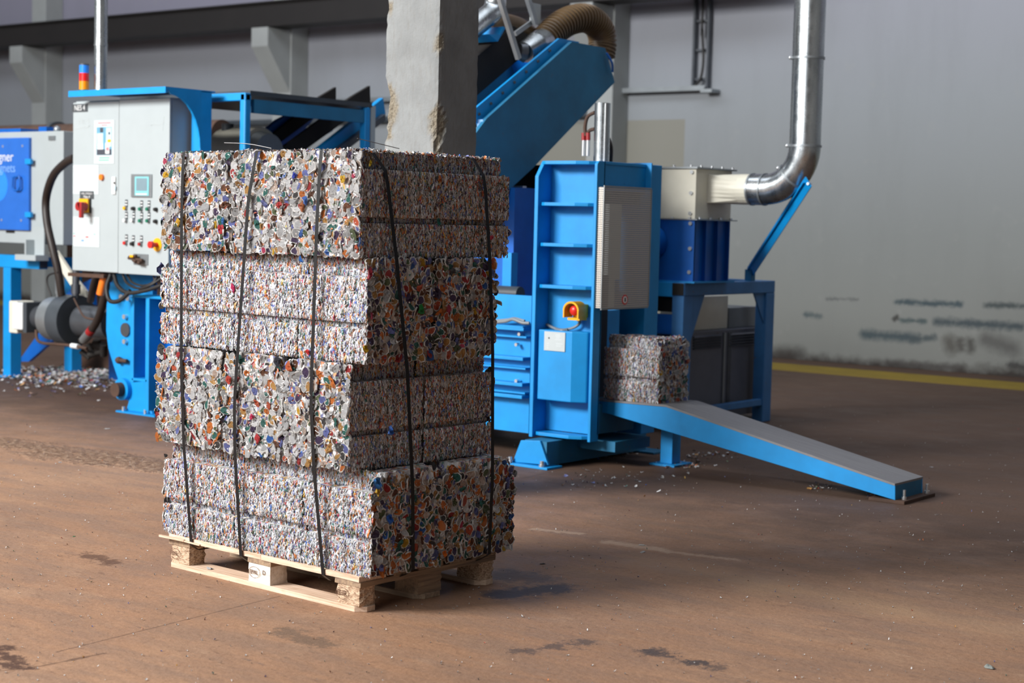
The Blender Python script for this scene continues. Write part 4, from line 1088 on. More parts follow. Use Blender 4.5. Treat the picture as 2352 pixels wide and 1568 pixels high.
slope_plate(-9.8, [(640, 275), (700, 245), (730, 262), (660, 345), (560, 345)], .05, 'belt_frame', M['blue_deep_shaded'], fc)
slope_plate(-9.6, [(720, 300), (760, 275), (765, 300), (690, 345), (660, 345)], .05, 'cross_frame', M['blue_deep_shaded'], fc)
MB().box(-9.75, -9.35, 9.9, 11.4, .4, 1.6).build('belt_underside', M['void'], fc)

# ------------------------------------------------------------------ magnet separator and its stand (far left)
YS = 9.1
x0, x1, z0, z1 = FR(-70, 303, 145, 558, YS)
mg = thing('magnet_separator', ((x0+x1)/2, 9.4, z0), 'white boxy magnet separator with a blue door, cut by the left edge', 'machine')
MB().box(x0, x1, YS, YS+.75, z0, z1).build('housing', M['white_cab'], mg, .006)
dx0, dx1, dz0, dz1 = FR(-60, 317, 66, 527, YS-.03); dd = MB().box(dx0, dx1, YS-.03, YS, dz0, dz1).build('door', M['blue_door'], mg, .004)
p = PY(31, 370, YS-.03); text('Wagner', .125, M['white'], dd, (p.x, YS-.032, p.z), name='door_lettering', align='RIGHT')
M['pale_blue'] = paint('pale_blue_print', (120, 165, 225), 0.4, 0.04)
p = PY(36, 395, YS-.03); text('Magnets', .115, M['pale_blue'], dd, (p.x, YS-.032, p.z), name='door_lettering', align='RIGHT')
c = PY(0, 425, YS-.03); MB().cyl((c.x-.03, YS-.03, c.z), (c.x-.03, YS-.0315, c.z), .15, 32).build('door_disc', M['lamp_blue'], dd)
hp_ = [PY(36, 408, YS-.03), PY(42, 405, YS-.03), PY(50, 405, YS-.03), PY(52, 412, YS-.03), PY(52, 430, YS-.03), PY(48, 437, YS-.03), PY(40, 437, YS-.03), PY(35, 430, YS-.03)]
mb = MB(); 
for k in range(8): a, b_ = hp_[k], hp_[(k+1) % 8]; mb.cyl((a.x, YS-.06, a.z), (b_.x, YS-.06, b_.z), .009, 8)
mb.build('door_handle', M['blue_deep_shaded'], dd)
for y_ in (371, 493): plate('latch', (63, y_-6, 76, y_+6), YS-.03, M['blue'], dd, .03, .003)
for x_, y_ in ((7, 336), (52, 335), (4, 505), (49, 506)): disc('rivet', x_, y_, 2.2, YS-.03, M['bolt'], dd, .004, 8)
plate('bracket', (113, 312, 128, 322), YS, M['galv_flat'], mg, .01)
plate('slot', (14, 529, 34, 535), YS, M['black'], mg, .002)
c = PY(125, 302, YS+.05); MB().ball((c.x, YS+.08, c.z+.02), .035, 10).build('lifting_eye', M['galv_flat'], mg)
mb = MB().box(x0, PY(58, 300, YS+.1).x, YS+.05, YS+.4, z1, z1+.035).box(PY(78, 300, YS).x, PY(96, 300, YS).x, YS+.05, YS+.15, z1, z1+.045); mb.build('top_rail', M['blue_deep_shaded'], mg)
rd = thing('rusty_drum', (x0+1, 10.2, 2.2), 'rusty brown horizontal drum with hoops behind the magnet separator', 'drum')
zd = 2.26; MB().cyl((-14.8, 10.25, zd), (-11.4, 10.25, zd), .14, 28).build('shell', M['rust'], rd)
for xx in (-13.85, -13.1, -12.35): MB().cyl((xx, 10.25, zd), (xx+.05, 10.25, zd), .165, 28).build('hoop', M['grey_dark'], rd)
MB().box(-14.6, -11.5, 10.15, 10.35, z0+.2, zd-.1).build('cradle', M['void'], rd)

sd = thing('machine_stand', (-12.9, 9.4, 0), 'bright blue steel stand under the magnet separator at the left edge', 'stand')
bx0, bx1, bz0, bz1 = FR(-60, 585, 89, 614, YS); MB().box(bx0, bx1, YS, YS+.1, bz0, bz1).build('front_beam', M['blue'], sd, .006)
ex1 = PY(104, 600, YS).x; MB().box(bx1+.001, bx1+.004, YS+.01, YS+.09, bz0+.01, bz1-.01).build('beam_end', M['grey_dark'], sd)
MB().box(bx1-.09, bx1+.001, YS+.1, YS+.8, bz0+.02, bz1-.01).build('side_beam', M['blue'], sd)
lx0, lx1 = PY(7, 740, YS).x, PY(24, 740, YS).x; MB().box(lx0, lx1, YS, YS+.12, .012, bz0).build('leg', M['blue'], sd, .005)
MB().box(lx0, lx1, YS+.68, YS+.8, .012, bz0).build('leg', M['blue'], sd, .005)
MB().box(lx0-.05, lx1+.05, YS-.04, YS+.16, 0, .012).build('foot_plate', M['blue'], sd)
MB().box(lx0-.05, lx1+.05, YS+.64, YS+.84, 0, .012).build('foot_plate', M['blue'], sd)
gx0, gx1, gz0, gz1 = FR(74, 520, 112, 585, YS-.0); gb = MB().prism([(gx0, gz0), (gx1, gz0), (gx1, gz1), (gx0+.10, gz1), (gx0, gz1-.10)], 'Y', YS-.05, YS-.04).build('bracket', M['white_cab'], sd)
MB().box(gx1-.16, gx1-.14, YS-.14, YS-.05, gz0, gz1-.12).build('bracket_rib', M['white_cab'], sd)
MB().box(gx0-.06, gx1, YS-.14, YS+.0, gz0-.05, gz0).build('shim', M['white_cab'], sd)
MB().box(-12.6, -11.3, 9.6, 9.75, 1.15, 1.4).build('rear_beam', M['blue_deep_shaded'], sd)

# big black hose from cabinet side down to the hydraulic cylinder
hose('large_black_hose', [PYv(172, 362, 8.35), PYv(150, 374, 8.4), PYv(122, 404, 8.5), PYv(106, 455, 8.6), PYv(108, 510, 8.6), PYv(121, 570, 8.6), PYv(133, 620, 8.62), PYv(140, 668, 8.65), PYv(143, 690, 8.68)], .034, M['hose'], 'large black hose curving down between separator and control cabinet', 'hose')
def cuff(pts, r, mat, nm, lab): hose(nm, pts, r, mat, lab, 'fitting')

# ------------------------------------------------------------------ hydraulic cylinder
YH = 8.72
hy = thing('hydraulic_cylinder', (PY(165, 735, YH).x, YH, 0), 'dark grey hydraulic cylinder with a wide flange left of the blue end plate', 'hydraulic cylinder')
zc_ = PY(165, 735, YH).z; X_ = lambda px: PY(px, 735, YH).x
MB().cyl((X_(190), YH, zc_), (X_(262), YH, zc_), .135, 32).build('barrel', M['steel_dark'], hy)
MB().cyl((X_(150), YH, zc_), (X_(178), YH, zc_), .215, 40).build('flange', M['grey_dark'], hy, .01)
MB().cyl((X_(122), YH, zc_), (X_(150), YH, zc_), .185, 36).build('end_cap', M['galv_flat'], hy, .02)
MB().cyl((X_(88), YH, zc_), (X_(124), YH, zc_), .10, 28).build('valve_body', M['steel_dark'], hy)
MB().box(X_(82), X_(90), YH-.13, YH+.13, zc_-.13, zc_+.13).build('mount_plate', M['grey_dark'], hy)
MB().box(X_(57), X_(80), YH-.13, YH+.1, zc_-.11, zc_+.12).build('sensor_box', M['white'], hy, .01)
MB().box(X_(38), X_(57), YH-.08, YH+.1, zc_-.15, zc_+.13).build('junction_box', M['cream'], hy, .01)
c = PY(143, 688, YH-.02); MB().cyl((c.x, YH-.05, zc_+.15), (c.x, YH-.05, c.z+.12), .028, 14).cyl((c.x, YH-.05, c.z+.05), (c.x, YH-.05, c.z+.17), .036, 8).build('hose_fitting', M['galv_flat'], hy)
c = PY(174, 680, YH); MB().cyl((c.x, YH, zc_+.19), (c.x, YH, c.z+.22), .03, 12).cyl((c.x, YH, c.z+.02), (c.x, YH, c.z+.10), .04, 8).build('hose_fitting', M['steel_dark'], hy)
hose('pressure_hose', [PYv(246, 628, 8.3), PYv(240, 680, 8.35), PYv(226, 730, 8.42), PYv(205, 765, 8.46), PYv(188, 782, 8.5)], .032, M['hose'], 'thick black hose running down across the hydraulic cylinder', 'hose')
hose('hose_ferrule', [PYv(205, 764, 8.455), PYv(192, 781, 8.49)], .038, M['galv_flat'], 'steel hose ferrule at the lower end of the thick black hose', 'fitting')
hose('hose_band', [PYv(211, 756, 8.447), PYv(205, 764, 8.455)], .036, M['red_dark'], 'red band on the thick black hose by the cylinder', 'band')
hose('pressure_hose', [PYv(222, 630, 8.3), PYv(214, 660, 8.4), PYv(208, 690, 8.55)], .03, M['hose'], 'short black hose rising from the cylinder to the cabinet', 'hose')
hose('oil_pipe', [PYv(83, 758, 8.6), PYv(86, 780, 8.58), PYv(100, 788, 8.56), PYv(125, 790, 8.55), PYv(160, 793, 8.54), PYv(200, 800, 8.52)], .013, M['rust'], 'thin bent oil pipe below the hydraulic cylinder', 'pipe')
hose('pipe_coupling', [PYv(165, 793.5, 8.54), PYv(180, 796, 8.53)], .022, M['white'], 'pale coupling on the thin oil pipe below the cylinder', 'fitting')
hose('sensor_cable', [PYv(133, 625, 8.6), PYv(112, 632, 8.6), PYv(108, 650, 8.6), PYv(118, 680, 8.6)], .008, M['black'], 'thin black cable loop left of the big hose', 'cable')
hose('thin_hose', [PYv(170, 685, 8.5), PYv(180, 705, 8.48), PYv(195, 728, 8.45), PYv(222, 734, 8.42)], .008, M['rust'], 'thin brown hose draped over the cylinder barrel', 'hose')
mb = MB()
for (x0_, y0_), (x1_, y1_), r in (((200, 790), (215, 815), .03), ((214, 790), (240, 798), .035), ((205, 815), (235, 806), .028), ((222, 780), (226, 812), .032), ((186, 806), (206, 822), .024), ((238, 790), (238, 815), .03)):
    mb.cyl(PY(x0_, y0_, 8.6), PY(x1_, y1_, 8.64), r, 12)
mb.build('valve_cluster', M['void'], hy)
# slanting chute wall and steel drip tray behind the cylinder
ch = thing('return_chute', (-11.6, 9.7, 0), 'dark blue slanting chute behind the hydraulic cylinder', 'chute')
poly = [PY(42, 830, 9.6), PY(160, 665, 9.6), PY(210, 640, 9.6), PY(215, 700, 9.6), PY(65, 830, 9.6)]
MB().prism([(q.x, q.z) for q in poly], 'Y', 9.6, 9.64).build('side_plate', M['blue_deep_shaded'], ch)
MB().box(-13.6, -9.9, 10.2, 10.25, 0, 1.5).build('back_plate', M['rust'], ch)
MB().box(-12.2, -11.95, 9.62, 9.8, 0, .9).build('chute_leg', M['blue_deep_shaded'], ch)
wp = thing('white_funnel', (PY(150, 600, 8.8).x, 8.8, 0.9), 'pale sheet-metal funnel between the hose and cabinet', 'funnel')
q = [PY(113, 580, 8.9), PY(128, 575, 8.9), PY(165, 630, 8.9), PY(196, 668, 8.9), PY(200, 700, 8.9), PY(185, 700, 8.9), PY(165, 660, 8.9)]
MB().prism([(a.x, a.z) for a in q], 'Y', 8.9, 8.93).build('funnel_side', M['cream'], wp)

# ------------------------------------------------------------------ baler body with end plate
YB = 8.22
bl = thing('baler_body', (-8.1, 8.9, 0), 'long blue baling press body behind the bale stack', 'press')
out = [(264, 628), (252, 655), (244, 700), (243, 760), (248, 800), (260, 840), (270, 870), (273, 892), (280, 910), (293, 921), (312, 921), (350, 921), (350, 628)]
pts = [PY(x, y, YB) for x, y in out]
MB().prism([(q.x, q.z) for q in pts], 'Y', YB, YB+.05).build('end_plate', M['blue'], bl, .008)
zt2 = PY(330, 628, YB).z; zb2 = PY(330, 921, YB).z; xe = PY(303, 760, YB-.16).x
MB().box(xe-.02, xe+.02, YB-.16, YB, PY(303, 870, YB).z, PY(303, 678, YB).z).build('stiffener', M['blue'], bl, .004)
MB().box(xe, xe+.75, YB-.16, YB, PY(320, 680, YB).z, PY(320, 674, YB).z).build('stiffener', M['blue'], bl, .003)
x2 = PY(338, 760, YB-.16).x; MB().box(x2-.02, x2+.02, YB-.16, YB, PY(303, 930, YB).z, PY(303, 678, YB).z).build('stiffener', M['blue'], bl, .004)
MB().box(xe, x2, YB-.16, YB, PY(320, 868, YB).z, PY(320, 862, YB).z).build('stiffener', M['blue'], bl, .003)
MB().box(xe, xe+.8, YB-.012, YB-.004, PY(320, 862, YB).z, PY(320, 680, YB).z).build('recessed_panel', M['blue_deep_shaded'], bl)
for x_, y_, r in ((284, 682, 5.5), (299, 684, 5.5), (291, 727, 4.5), (291, 784, 4.5)): disc('bolt', x_, y_, r, YB, M['bolt'], bl, .03, 10)
disc('pivot_pin', 290, 757, 13, YB, M['steel_dark'], bl, .015, 24)
c = PY(287, 893, YB); MB().cyl((c.x, YB, c.z), (c.x, YB-.04, c.z), .085, 28).build('pin_collar', M['blue'], bl); MB().cyl((c.x, YB-.04, c.z), (c.x, YB-.10, c.z), .055, 24).build('pivot_pin', M['rust'], bl, .006)
c = PY(284, 827, YB); MB().cyl((c.x-.05, YB-.03, c.z), (c.x+.08, YB-.03, c.z), .016, 10).ball((c.x-.02, YB-.03, c.z), .03, 8).build('latch_bolt', M['rust'], bl)
ft = [PY(299, 918, YB-.01), PY(339, 918, YB-.01), PY(352, 952, YB-.01), PY(292, 950, YB-.01)]
MB().prism([(q.x, max(q.z, .012)) for q in ft], 'Y', YB-.02, YB+.03).build('foot', M['blue'], bl, .004)
MB().box(ft[3].x-.05, ft[2].x+.1, YB-.08, YB+.25, 0, .012).build('foot_plate', M['blue'], bl)
for x_ in (ft[3].x+.01, ft[2].x-.04): MB().cyl((x_, YB-.055, .012), (x_, YB-.055, .045), .012, 8).build('bolt', M['bolt'], bl)
MB().box(PY(350, 760, YB).x, -6.45, 8.62, 9.45, .16, .95).build('press_box', M['blue'], bl)
# visible right-hand part of the baler body: ribbed side wall
YW = 8.5
xl, xr_ = PY(1120, 850, YW).x, PY(1213, 850, YW).x
ztop = PY(1190, 678, YW).z; zbot = PY(1190, 993, YW).z
MB().box(xl-.6, xr_, YW+.02, YW+.05, zbot, ztop).build('side_wall', M['blue'], bl)
for ya, yb in ((757, 777), (786, 800), (838, 851), (893, 903), (905, 917)):
    pass
for yt, yb in ((750, 760), (818, 832), (877, 888), (905, 918)):
    z_ = PY(1190, yt, YW).z; MB().box(xl-.6, xr_, YW-.06, YW+.02, z_-.022, z_).build('side_rib', M['blue'], bl, .003)
for yt in (764, 836, 892):
    z_ = PY(1190, yt, YW).z
    MB().box(xl-.6, xr_, YW-.03, YW+.02, z_-.03, z_-.018).build('side_rib', M['blue'], bl)
for x_, y_ in ((1198, 767), (1191, 791), (1191, 874)): disc('bolt', x_, y_, 4, YW-.0, M['bolt'], bl, .03, 10)
tr = FR(1130, 737, 1214, 750, YW); MB().box(tr[0]-.5, tr[1], YW-.06, YW+.02, tr[2], tr[2]+.012).build('cable_shelf', M['blue'], bl)
hose('tray_cable', [PYv(1120, 741, YW-.05), PYv(1160, 738, YW-.05), PYv(1178, 733, YW-.05), PYv(1200, 741, YW-.05), PYv(1216, 742, YW-.04)], .011, M['grey'], 'grey cable lying along the side of the blue baler', 'cable')
hose('tray_cable', [PYv(1120, 738, YW-.04), PYv(1165, 734, YW-.04), PYv(1182, 731, YW-.03), PYv(1205, 737, YW-.03)], .009, M['grey'], 'upper thin grey cable on the side of the blue baler', 'cable')
# machinery seen in the dark gap above the body
hpb = thing('feed_hopper', (-7.4, 9.2, 0), 'shaded blue feed hopper between column and press tower', 'hopper')
g0 = FR(1120, 590, 1178, 668, 8.9); MB().box(g0[0]-.5, g0[1], 8.9, 9.4, .96, PY(1150, 430, 8.9).z).build('hopper_wall', M['blue_deep_shaded'], hpb)
g1 = FR(1158, 590, 1178, 660, 8.85); MB().box(g1[0], g1[1], 8.83, 8.9, ztop-.05, PY(1165, 580, 8.85).z).build('hopper_post', M['blue'], hpb)
g2 = FR(1200, 470, 1208, 660, 9.3); MB().box(g2[0], g2[1], 9.3, 9.36, .96, PY(1204, 440, 9.3).z).build('slotted_post', M['blue_deep_shaded'], hpb)
MB().box(g2[0]-.6, g2[1]+.5, 9.5, 9.55, .5, 1.95).build('rear_panel', M['void'], hpb)
g3 = FR(1182, 464, 1203, 490, 9.2); MB().box(g3[0], g3[1], 9.19, 9.2, g3[2], g3[3]).build('paper_label', M['paper'], hpb)
g4 = FR(1181, 427, 1205, 433, 9.1); MB().box(g4[0], g4[1], 9.08, 9.12, g4[2], g4[3]).build('lamp_tube', M['white'], hpb)
MB().cyl((PY(1130, 668, 8.8).x, 8.75, ztop-.005), (PY(1206, 668, 8.8).x, 8.75, ztop-.005), .05, 16).build('rubber_roll', M['grey_dark'], hpb)
c = PY(1106, 300, 8.2)
rb = thing('blue_bracket', (PY(1106, 330, 8.6).x, 8.6, 1.8), 'pale blue bracket with a round knob beside the concrete column', 'bracket')
q = [PY(1096, 274, 8.6), PY(1109, 274, 8.6), PY(1111, 300, 8.6), PY(1108, 345, 8.6), PY(1100, 370, 8.6), PY(1088, 370, 8.6)]
M['blue_pale'] = paint('pale_blue_paint', (124, 172, 226), 0.35, 0.06)
MB().prism([(a.x, a.z) for a in q], 'Y', 8.6, 8.68).build('bracket_plate', M['blue_pale'], rb, .006)
disc('knob', 1103, 298, 5.5, 8.6, M['white'], rb, .03, 12)

# ------------------------------------------------------------------ press tower with guard
YT = 8.40
tl, trr = PY(1222, 690, YT).x, PY(1364, 690, YT+.065).x
zb, zt3 = .165, PY(1305, 368, YT).z
tw = thing('press_tower', ((tl+trr)/2, 8.7, 0), 'blue ribbed press tower with perforated guard and red stop button', 'press tower')
yw = YT+.14
MB().box(tl, trr, yw, yw+.012, zb+.04, zt3).build('web_plate', M['blue'], tw)
MB().prism([(YT, zb), (YT, zt3-.10), (YT+.07, zt3), (YT+.17, zt3), (YT+.17, zb)], 'X', tl, tl+.028).build('flange', M['blue'], tw, .003)
MB().prism([(YT+.065, zb), (YT+.065, zt3-.02), (YT+.085, zt3), (YT+.152, zt3), (YT+.152, zb)], 'X', trr-.022, trr).build('flange', M['blue'], tw, .003)
def rib(ypx):
    z_ = PY(1300, ypx, YT+.02).z
    poly = [(tl+.03, YT+.03), (tl+.07, YT+.012), (trr-.13, YT+.012), (trr-.055, YT+.05), (trr-.022, YT+.09), (trr-.022, yw), (tl+.03, yw)]
    MB().prism(poly, 'Z', z_-.011, z_+.011).build('rib', M['blue'], tw, .003)
for y_ in (373, 469, 563, 660, 1003): rib(y_)
# cover box with bevelled corner
x0, x1, z0, z1 = FR(1236, 760, 1350, 922, YT+.03)
pc = [(x0+.005, yw), (x0+.005, YT+.02), (x1-.12, YT+.02), (x1-.035, YT+.07), (x1-.005, yw)]
cb = MB().prism(pc, 'Z', z0, z1).build('cover_box', M['blue'], tw, .006)
lp = FR(1251, 762, 1299, 806, YT+.02); lb_ = MB().box(lp[0], lp[1], YT+.014, YT+.0195, lp[2], lp[3]).build('type_plate', M['paper'], cb, .001)
for px in ((1276, 768, 1287, 769.5), (1276, 771.5, 1287, 773), (1277, 775, 1285, 776.5), (1275, 779, 1289, 780.5), (1256, 788, 1261, 789.3), (1277, 789, 1293, 790.3), (1256, 793, 1260, 794.3), (1256, 798, 1260, 799.3), (1277, 794, 1288, 795.3)):
    a = FR(*px, YT+.014); MB().box(a[0], a[1], YT+.0132, YT+.014, a[2], a[3]).build('printed_line', M['p_line'], lb_)
c = PY(1261, 776, YT+.014); MB().cyl((c.x, YT+.014, c.z), (c.x, YT+.0132, c.z), .006, 10).build('printed_mark', M['sign_grey'], lb_)
# emergency stop box
ex0, ex1_, ez0, ez1 = FR(1322, 698, 1347, 729, yw-.02)
eb = MB().box(ex0+.0, ex1_, yw-.05, yw, ez0, ez1).build('emergency_stop', M['yellow'], tw, .004)
c = PY(1315, 713, yw-.12); hood = []
n = 14
for k in range(n+1):
    t_ = math.pi*k/n; hood.append((c.x+.062*math.cos(t_), c.z+.058*math.sin(t_)))
hood2 = [(c.x+(.05)*math.cos(math.pi*k/n), c.z+.046*math.sin(math.pi*k/n)) for k in range(n, -1, -1)]
outl = [(c.x+.062, c.z-.035)]+hood+[(c.x-.062, c.z-.035), (c.x-.05, c.z-.035)]+hood2+[(c.x+.05, c.z-.035)]
mb = MB(); m2 = len(hood)
V = []; 
for yy in (yw-.14, yw-.05):
    for q in hood: V.append((q[0], yy, q[1]))
    for q in hood2[::-1]: V.append((q[0], yy, q[1]))
L_ = 2*m2; F = []
for k in range(m2-1):
    F += [(k, k+1, m2+k+1, m2+k), (L_+k, L_+m2+k, L_+m2+k+1, L_+k+1), (k, L_+k, L_+k+1, k+1), (m2+k, m2+k+1, L_+m2+k+1, L_+m2+k)]
F += [(0, m2, L_+m2, L_), (m2-1, L_+m2-1, L_+2*m2-1, 2*m2-1)]
mb.add(V, F); mb.box(c.x-.06, c.x-.05, yw-.14, yw-.05, c.z-.045, c.z); mb.box(c.x+.05, c.x+.06, yw-.14, yw-.05, c.z-.045, c.z); mb.box(c.x-.03, c.x+.062, yw-.13, yw-.05, c.z-.06, c.z-.045)
mb.build('stop_hood', M['yellow'], eb)
MB().cyl((c.x, yw-.05, c.z), (c.x, yw-.09, c.z), .022, 14).ball((c.x, yw-.10, c.z), .034, 14, sc=(1, .7, 1)).build('stop_button', M['red'], eb)
MB().tube([PYv(1330, 730, yw-.02), PYv(1331, 742, yw-.03), PYv(1318, 752, yw-.04), PYv(1295, 757, yw-.04), PYv(1275, 754, yw-.04), PYv(1256, 745, yw-.02)], .009, 8).build('stop_cable', M['grey'], eb)
c = PY(1331, 735, yw-.02); MB().cyl((c.x, c.y, c.z+.02), (c.x, c.y, c.z-.01), .016, 10).build('cable_gland', M['white'], eb)
MB().tube([PYv(1278, 757, yw-.05), PYv(1290, 759.5, yw-.07), PYv(1303, 758, yw-.05)], .014, 8).build('coiled_cable', M['grey'], eb)
# far leg, cross head and base
YF = 9.05; fl0, fl1 = PY(1423, 725, YF).x, PY(1480, 725, YF).x
MB().box(fl0, fl1, YF, YF+.16, zb, zt3).build('far_leg', M['blue'], tw, .004)
MB().box(fl0, fl1+.03, YF-.012, YF, 1.0, zt3+.01).build('far_flange', M['blue'], tw, .003)
zq = PX(1430, 432, trr).z
MB().box(tl+.05, trr-.02, yw+.03, YF, zq-.02, zt3-.02).build('cross_head', M['blue'], tw)
MB().box(trr-.3, trr-.015, yw+.03, YF, zt3-.02, zt3).build('top_plate', M['blue'], tw, .003)
MB().box(trr-.10, trr-.06, yw+.03, YF, zq-.1, zt3-.03).build('head_panel', M['grey'] if False else M['blue_dusty_shaded'], tw)
for x_ in (1395, 1430):
    c = PX(x_, 421, trr-.05); MB().cyl((c.x, c.y-.025, c.z), (c.x, c.y+.025, c.z), .03, 16).ball((c.x+.02, c.y-.02, c.z-.005), .012, 8).build('lifting_lug', M['blue_deep_shaded'], tw)
MB().box(tl+.1, tl+.14, yw+.03, YF, .2, 1.2).build('inner_gate', M['grey_dark'], tw)
MB().box(tl+.14, trr-.05, yw+.03, YF-.02, .2, .39).build('bale_bed', M['blue_dusty_shaded'], tw)
# guard of perforated sheet
def perf():
    m_, nt, p = newmat('perforated_zinc_sheet')
    p.inputs['Base Color'].default_value = srgb(192, 187, 180); p.inputs['Metallic'].default_value = 0.5; p.inputs['Roughness'].default_value = 0.45
    x, y, z = geo_xyz(nt); P_ = .0135
    u = math_(nt, 'SUBTRACT', math_(nt, 'FRACT', math_(nt, 'DIVIDE', math_(nt, 'ADD', math_(nt, 'ADD', x, y), 10.0), P_)), .5)
    v = math_(nt, 'SUBTRACT', math_(nt, 'FRACT', math_(nt, 'DIVIDE', math_(nt, 'ADD', z, 10.0), P_)), .5)
    d = math_(nt, 'SQRT', math_(nt, 'ADD', math_(nt, 'MULTIPLY', u, u), math_(nt, 'MULTIPLY', v, v)))
    k = math_(nt, 'LESS_THAN', d, .25)
    tr_ = N(nt, 'ShaderNodeBsdfTransparent'); ms = N(nt, 'ShaderNodeMixShader')
    nt.links.new(k, ms.inputs[0]); nt.links.new(p.outputs[0], ms.inputs[1]); nt.links.new(tr_.outputs[0], ms.inputs[2])
    nt.links.new(ms.outputs[0], nt.nodes['Material Output'].inputs[0]); return m_
M['perf'] = perf()
Xg = trr+.045
gy0, gy1, gz0, gz1 = SD(1384, 432, 1492, 705, Xg)
gd = MB().add([(Xg, gy0, gz0), (Xg, gy1, gz0), (Xg, gy1, gz1), (Xg, gy0, gz1), (Xg-.06, gy0, gz0), (Xg-.06, gy0, gz1)], [(0, 1, 2, 3), (4, 0, 3, 5)]).build('guard_panel', M['perf'], tw)
mb = MB(); mb.box(Xg-.004, Xg+.003, gy0, gy1, gz0-.012, gz0); mb.box(Xg-.004, Xg+.003, gy0, gy1, gz1, gz1+.01); mb.box(Xg-.004, Xg+.003, gy1, gy1+.008, gz0, gz1); mb.box(Xg-.003, Xg+.003, gy0-.003, gy0+.003, gz0, gz1)
mb.build('guard_edge', M['galv_flat'], gd)
c = PX(1435, 688, Xg); MB().cyl((Xg, c.y, c.z), (Xg+.002, c.y, c.z), .032, 20).build('warning_sticker', M['red'], gd)
MB().cyl((Xg+.002, c.y, c.z), (Xg+.003, c.y, c.z), .023, 20).build('sticker_face', M['white'], gd)
MB().box(Xg+.003, Xg+.0036, c.y-.007, c.y+.007, c.z-.013, c.z+.012).build('sticker_mark', M['black'], gd)
c = PX(1482, 712, trr-.1); MB().box(c.x-.02, c.x+.02, c.y+.02, c.y+.06, c.z-.06, c.z+.02).build('yellow_switch', M['yellow'], tw)
# feet and base beam
fp = [PY(1177, 1066, 8.25), PY(1196, 1011, 8.25), PY(1240, 1012, 8.25), PY(1259, 1068, 8.25)]
MB().prism([(q.x, max(q.z, .014)) for q in fp], 'Y', 8.25, 8.27).build('foot', M['blue'], tw, .003)
bx0, bx1 = fp[1].x+.02, fp[2].x-.02
MB().box(bx0, bx1+.06, 8.27, 9.40, .014, .165).build('base_beam', M['blue_dusty_shaded'], tw)
MB().box(fp[0].x-.05, fp[3].x+.03, 8.2, 8.36, 0, .014).build('foot_plate', M['blue'], tw, .002)
MB().box(fp[0].x-.05, fp[3].x+.1, 9.3, 9.48, 0, .014).build('foot_plate', M['blue_dusty_shaded'], tw, .002)
MB().prism([(9.25, .014), (9.42, .014), (9.30, .16), (9.25, .16)], 'X', bx1+.02, bx1+.05).build('foot', M['blue'], tw)
for x_ in (fp[0].x+.0, fp[3].x-.03): MB().cyl((x_, 8.225, .014), (x_, 8.225, .05), .013, 8).cyl((x_, 8.225, .014), (x_, 8.225, .028), .02, 6).build('bolt', M['bolt'], tw)
MB().box(bx1+.05, trr+.1, 8.6, 9.0, .1, .165).build('cross_beam', M['blue_dusty_shaded'], tw)
# lifting cylinder with hoses on top
yc_ = 8.78; c0 = PY(1364, 300, yc_).x; c1_ = PY(1402, 300, yc_).x; cxm = (c0+c1_)/2; rr_ = (c1_-c0)/2*.79; ztc = PY(1382, 237, yc_).z
MB().cyl((cxm, yc_, zt3-.02), (cxm, yc_, ztc), rr_, 28).build('lift_cylinder', M['galv'], tw)
MB().cyl((cxm+rr_*1.0, yc_-.04, zt3-.02), (cxm+rr_*1.0, yc_-.04, ztc-.005), .006, 8).build('guide_rod', M['bolt'], tw)
for k, (pts, lb) in enumerate((([(1366, 258), (1350, 268), (1344, 290), (1345, 312)], 'a'), ([(1366, 296), (1354, 300), (1347, 312)], 'b'))):
    MB().tube([PYv(x_, y_, yc_-.02) for x_, y_ in pts], .012, 8).build('lift_hose', M['rust'], tw)
for x_ in (1341, 1351):
    a, b_, c_ = PY(x_, 305, yc_-.02), PY(x_, 322, yc_-.02), PY(x_-1, 358, yc_-.02)
    MB().cyl(a, b_, .015, 10).build('hose_band', M['red_dark'], tw); MB().cyl(b_, c_, .013, 10).build('hose_ferrule', M['bolt'], tw)
MB().tube([PYv(1398, 318, yc_+.1), PYv(1404, 340, yc_+.1), PYv(1403, 372, yc_+.1)], .012, 8).build('lift_hose', M['hose'], tw)

# ------------------------------------------------------------------ outfeed ramp with its bale
YR0, YR1 = 8.66, 9.03
rp = thing('outfeed_ramp', (-5.0, 8.85, 0), 'blue outfeed ramp with smooth steel deck sloping down to the floor', 'ramp')
side_px = [(1366, 917), (1530, 931), (2056, 1112), (2056, 1146), (1395, 949), (1366, 944)]
side = [PY(x_, y_, YR0) for x_, y_ in side_px]
poly = [(q.x, q.z) for q in side]; poly[3] = (poly[3][0], .02)
MB().prism(poly, 'Y', YR0, YR0+.012).build('side_plate', M['blue'], rp, .002)
MB().prism(poly, 'Y', YR1-.012, YR1).build('side_plate', M['blue'], rp, .002)
top = poly[:3]; dk = [(p_[0], p_[1]+.004) for p_ in top]+[(p_[0], p_[1]-.008) for p_ in top[::-1]]
def deckmat():
    m_, nt, p = newmat('worn_steel_deck')
    g_ = noise(nt, 1.0, 5, 0.6, mapping(nt, (4, 60, 4)))
    nt.links.new(ramp(nt, g_, [(0.3, srgb(128, 128, 130)), (0.7, srgb(146, 146, 148))]), p.inputs['Base Color'])
    p.inputs['Metallic'].default_value = 0.55; p.inputs['Roughness'].default_value = 0.42; return m_
M['deck'] = deckmat()
MB().prism(dk, 'Y', YR0-.004, YR1+.004).build('deck', M['deck'], rp)
e = poly[2]; MB().box(e[0]-.012, e[0], YR0+.012, YR1-.012, .02, e[1]-.008).build('end_plate', M['blue_dusty_shaded'], rp)
MB().box(e[0]-.16, e[0]+.06, YR0-.0, YR1+.05, 0, .02).build('base_plate', M['rust'], rp, .002)
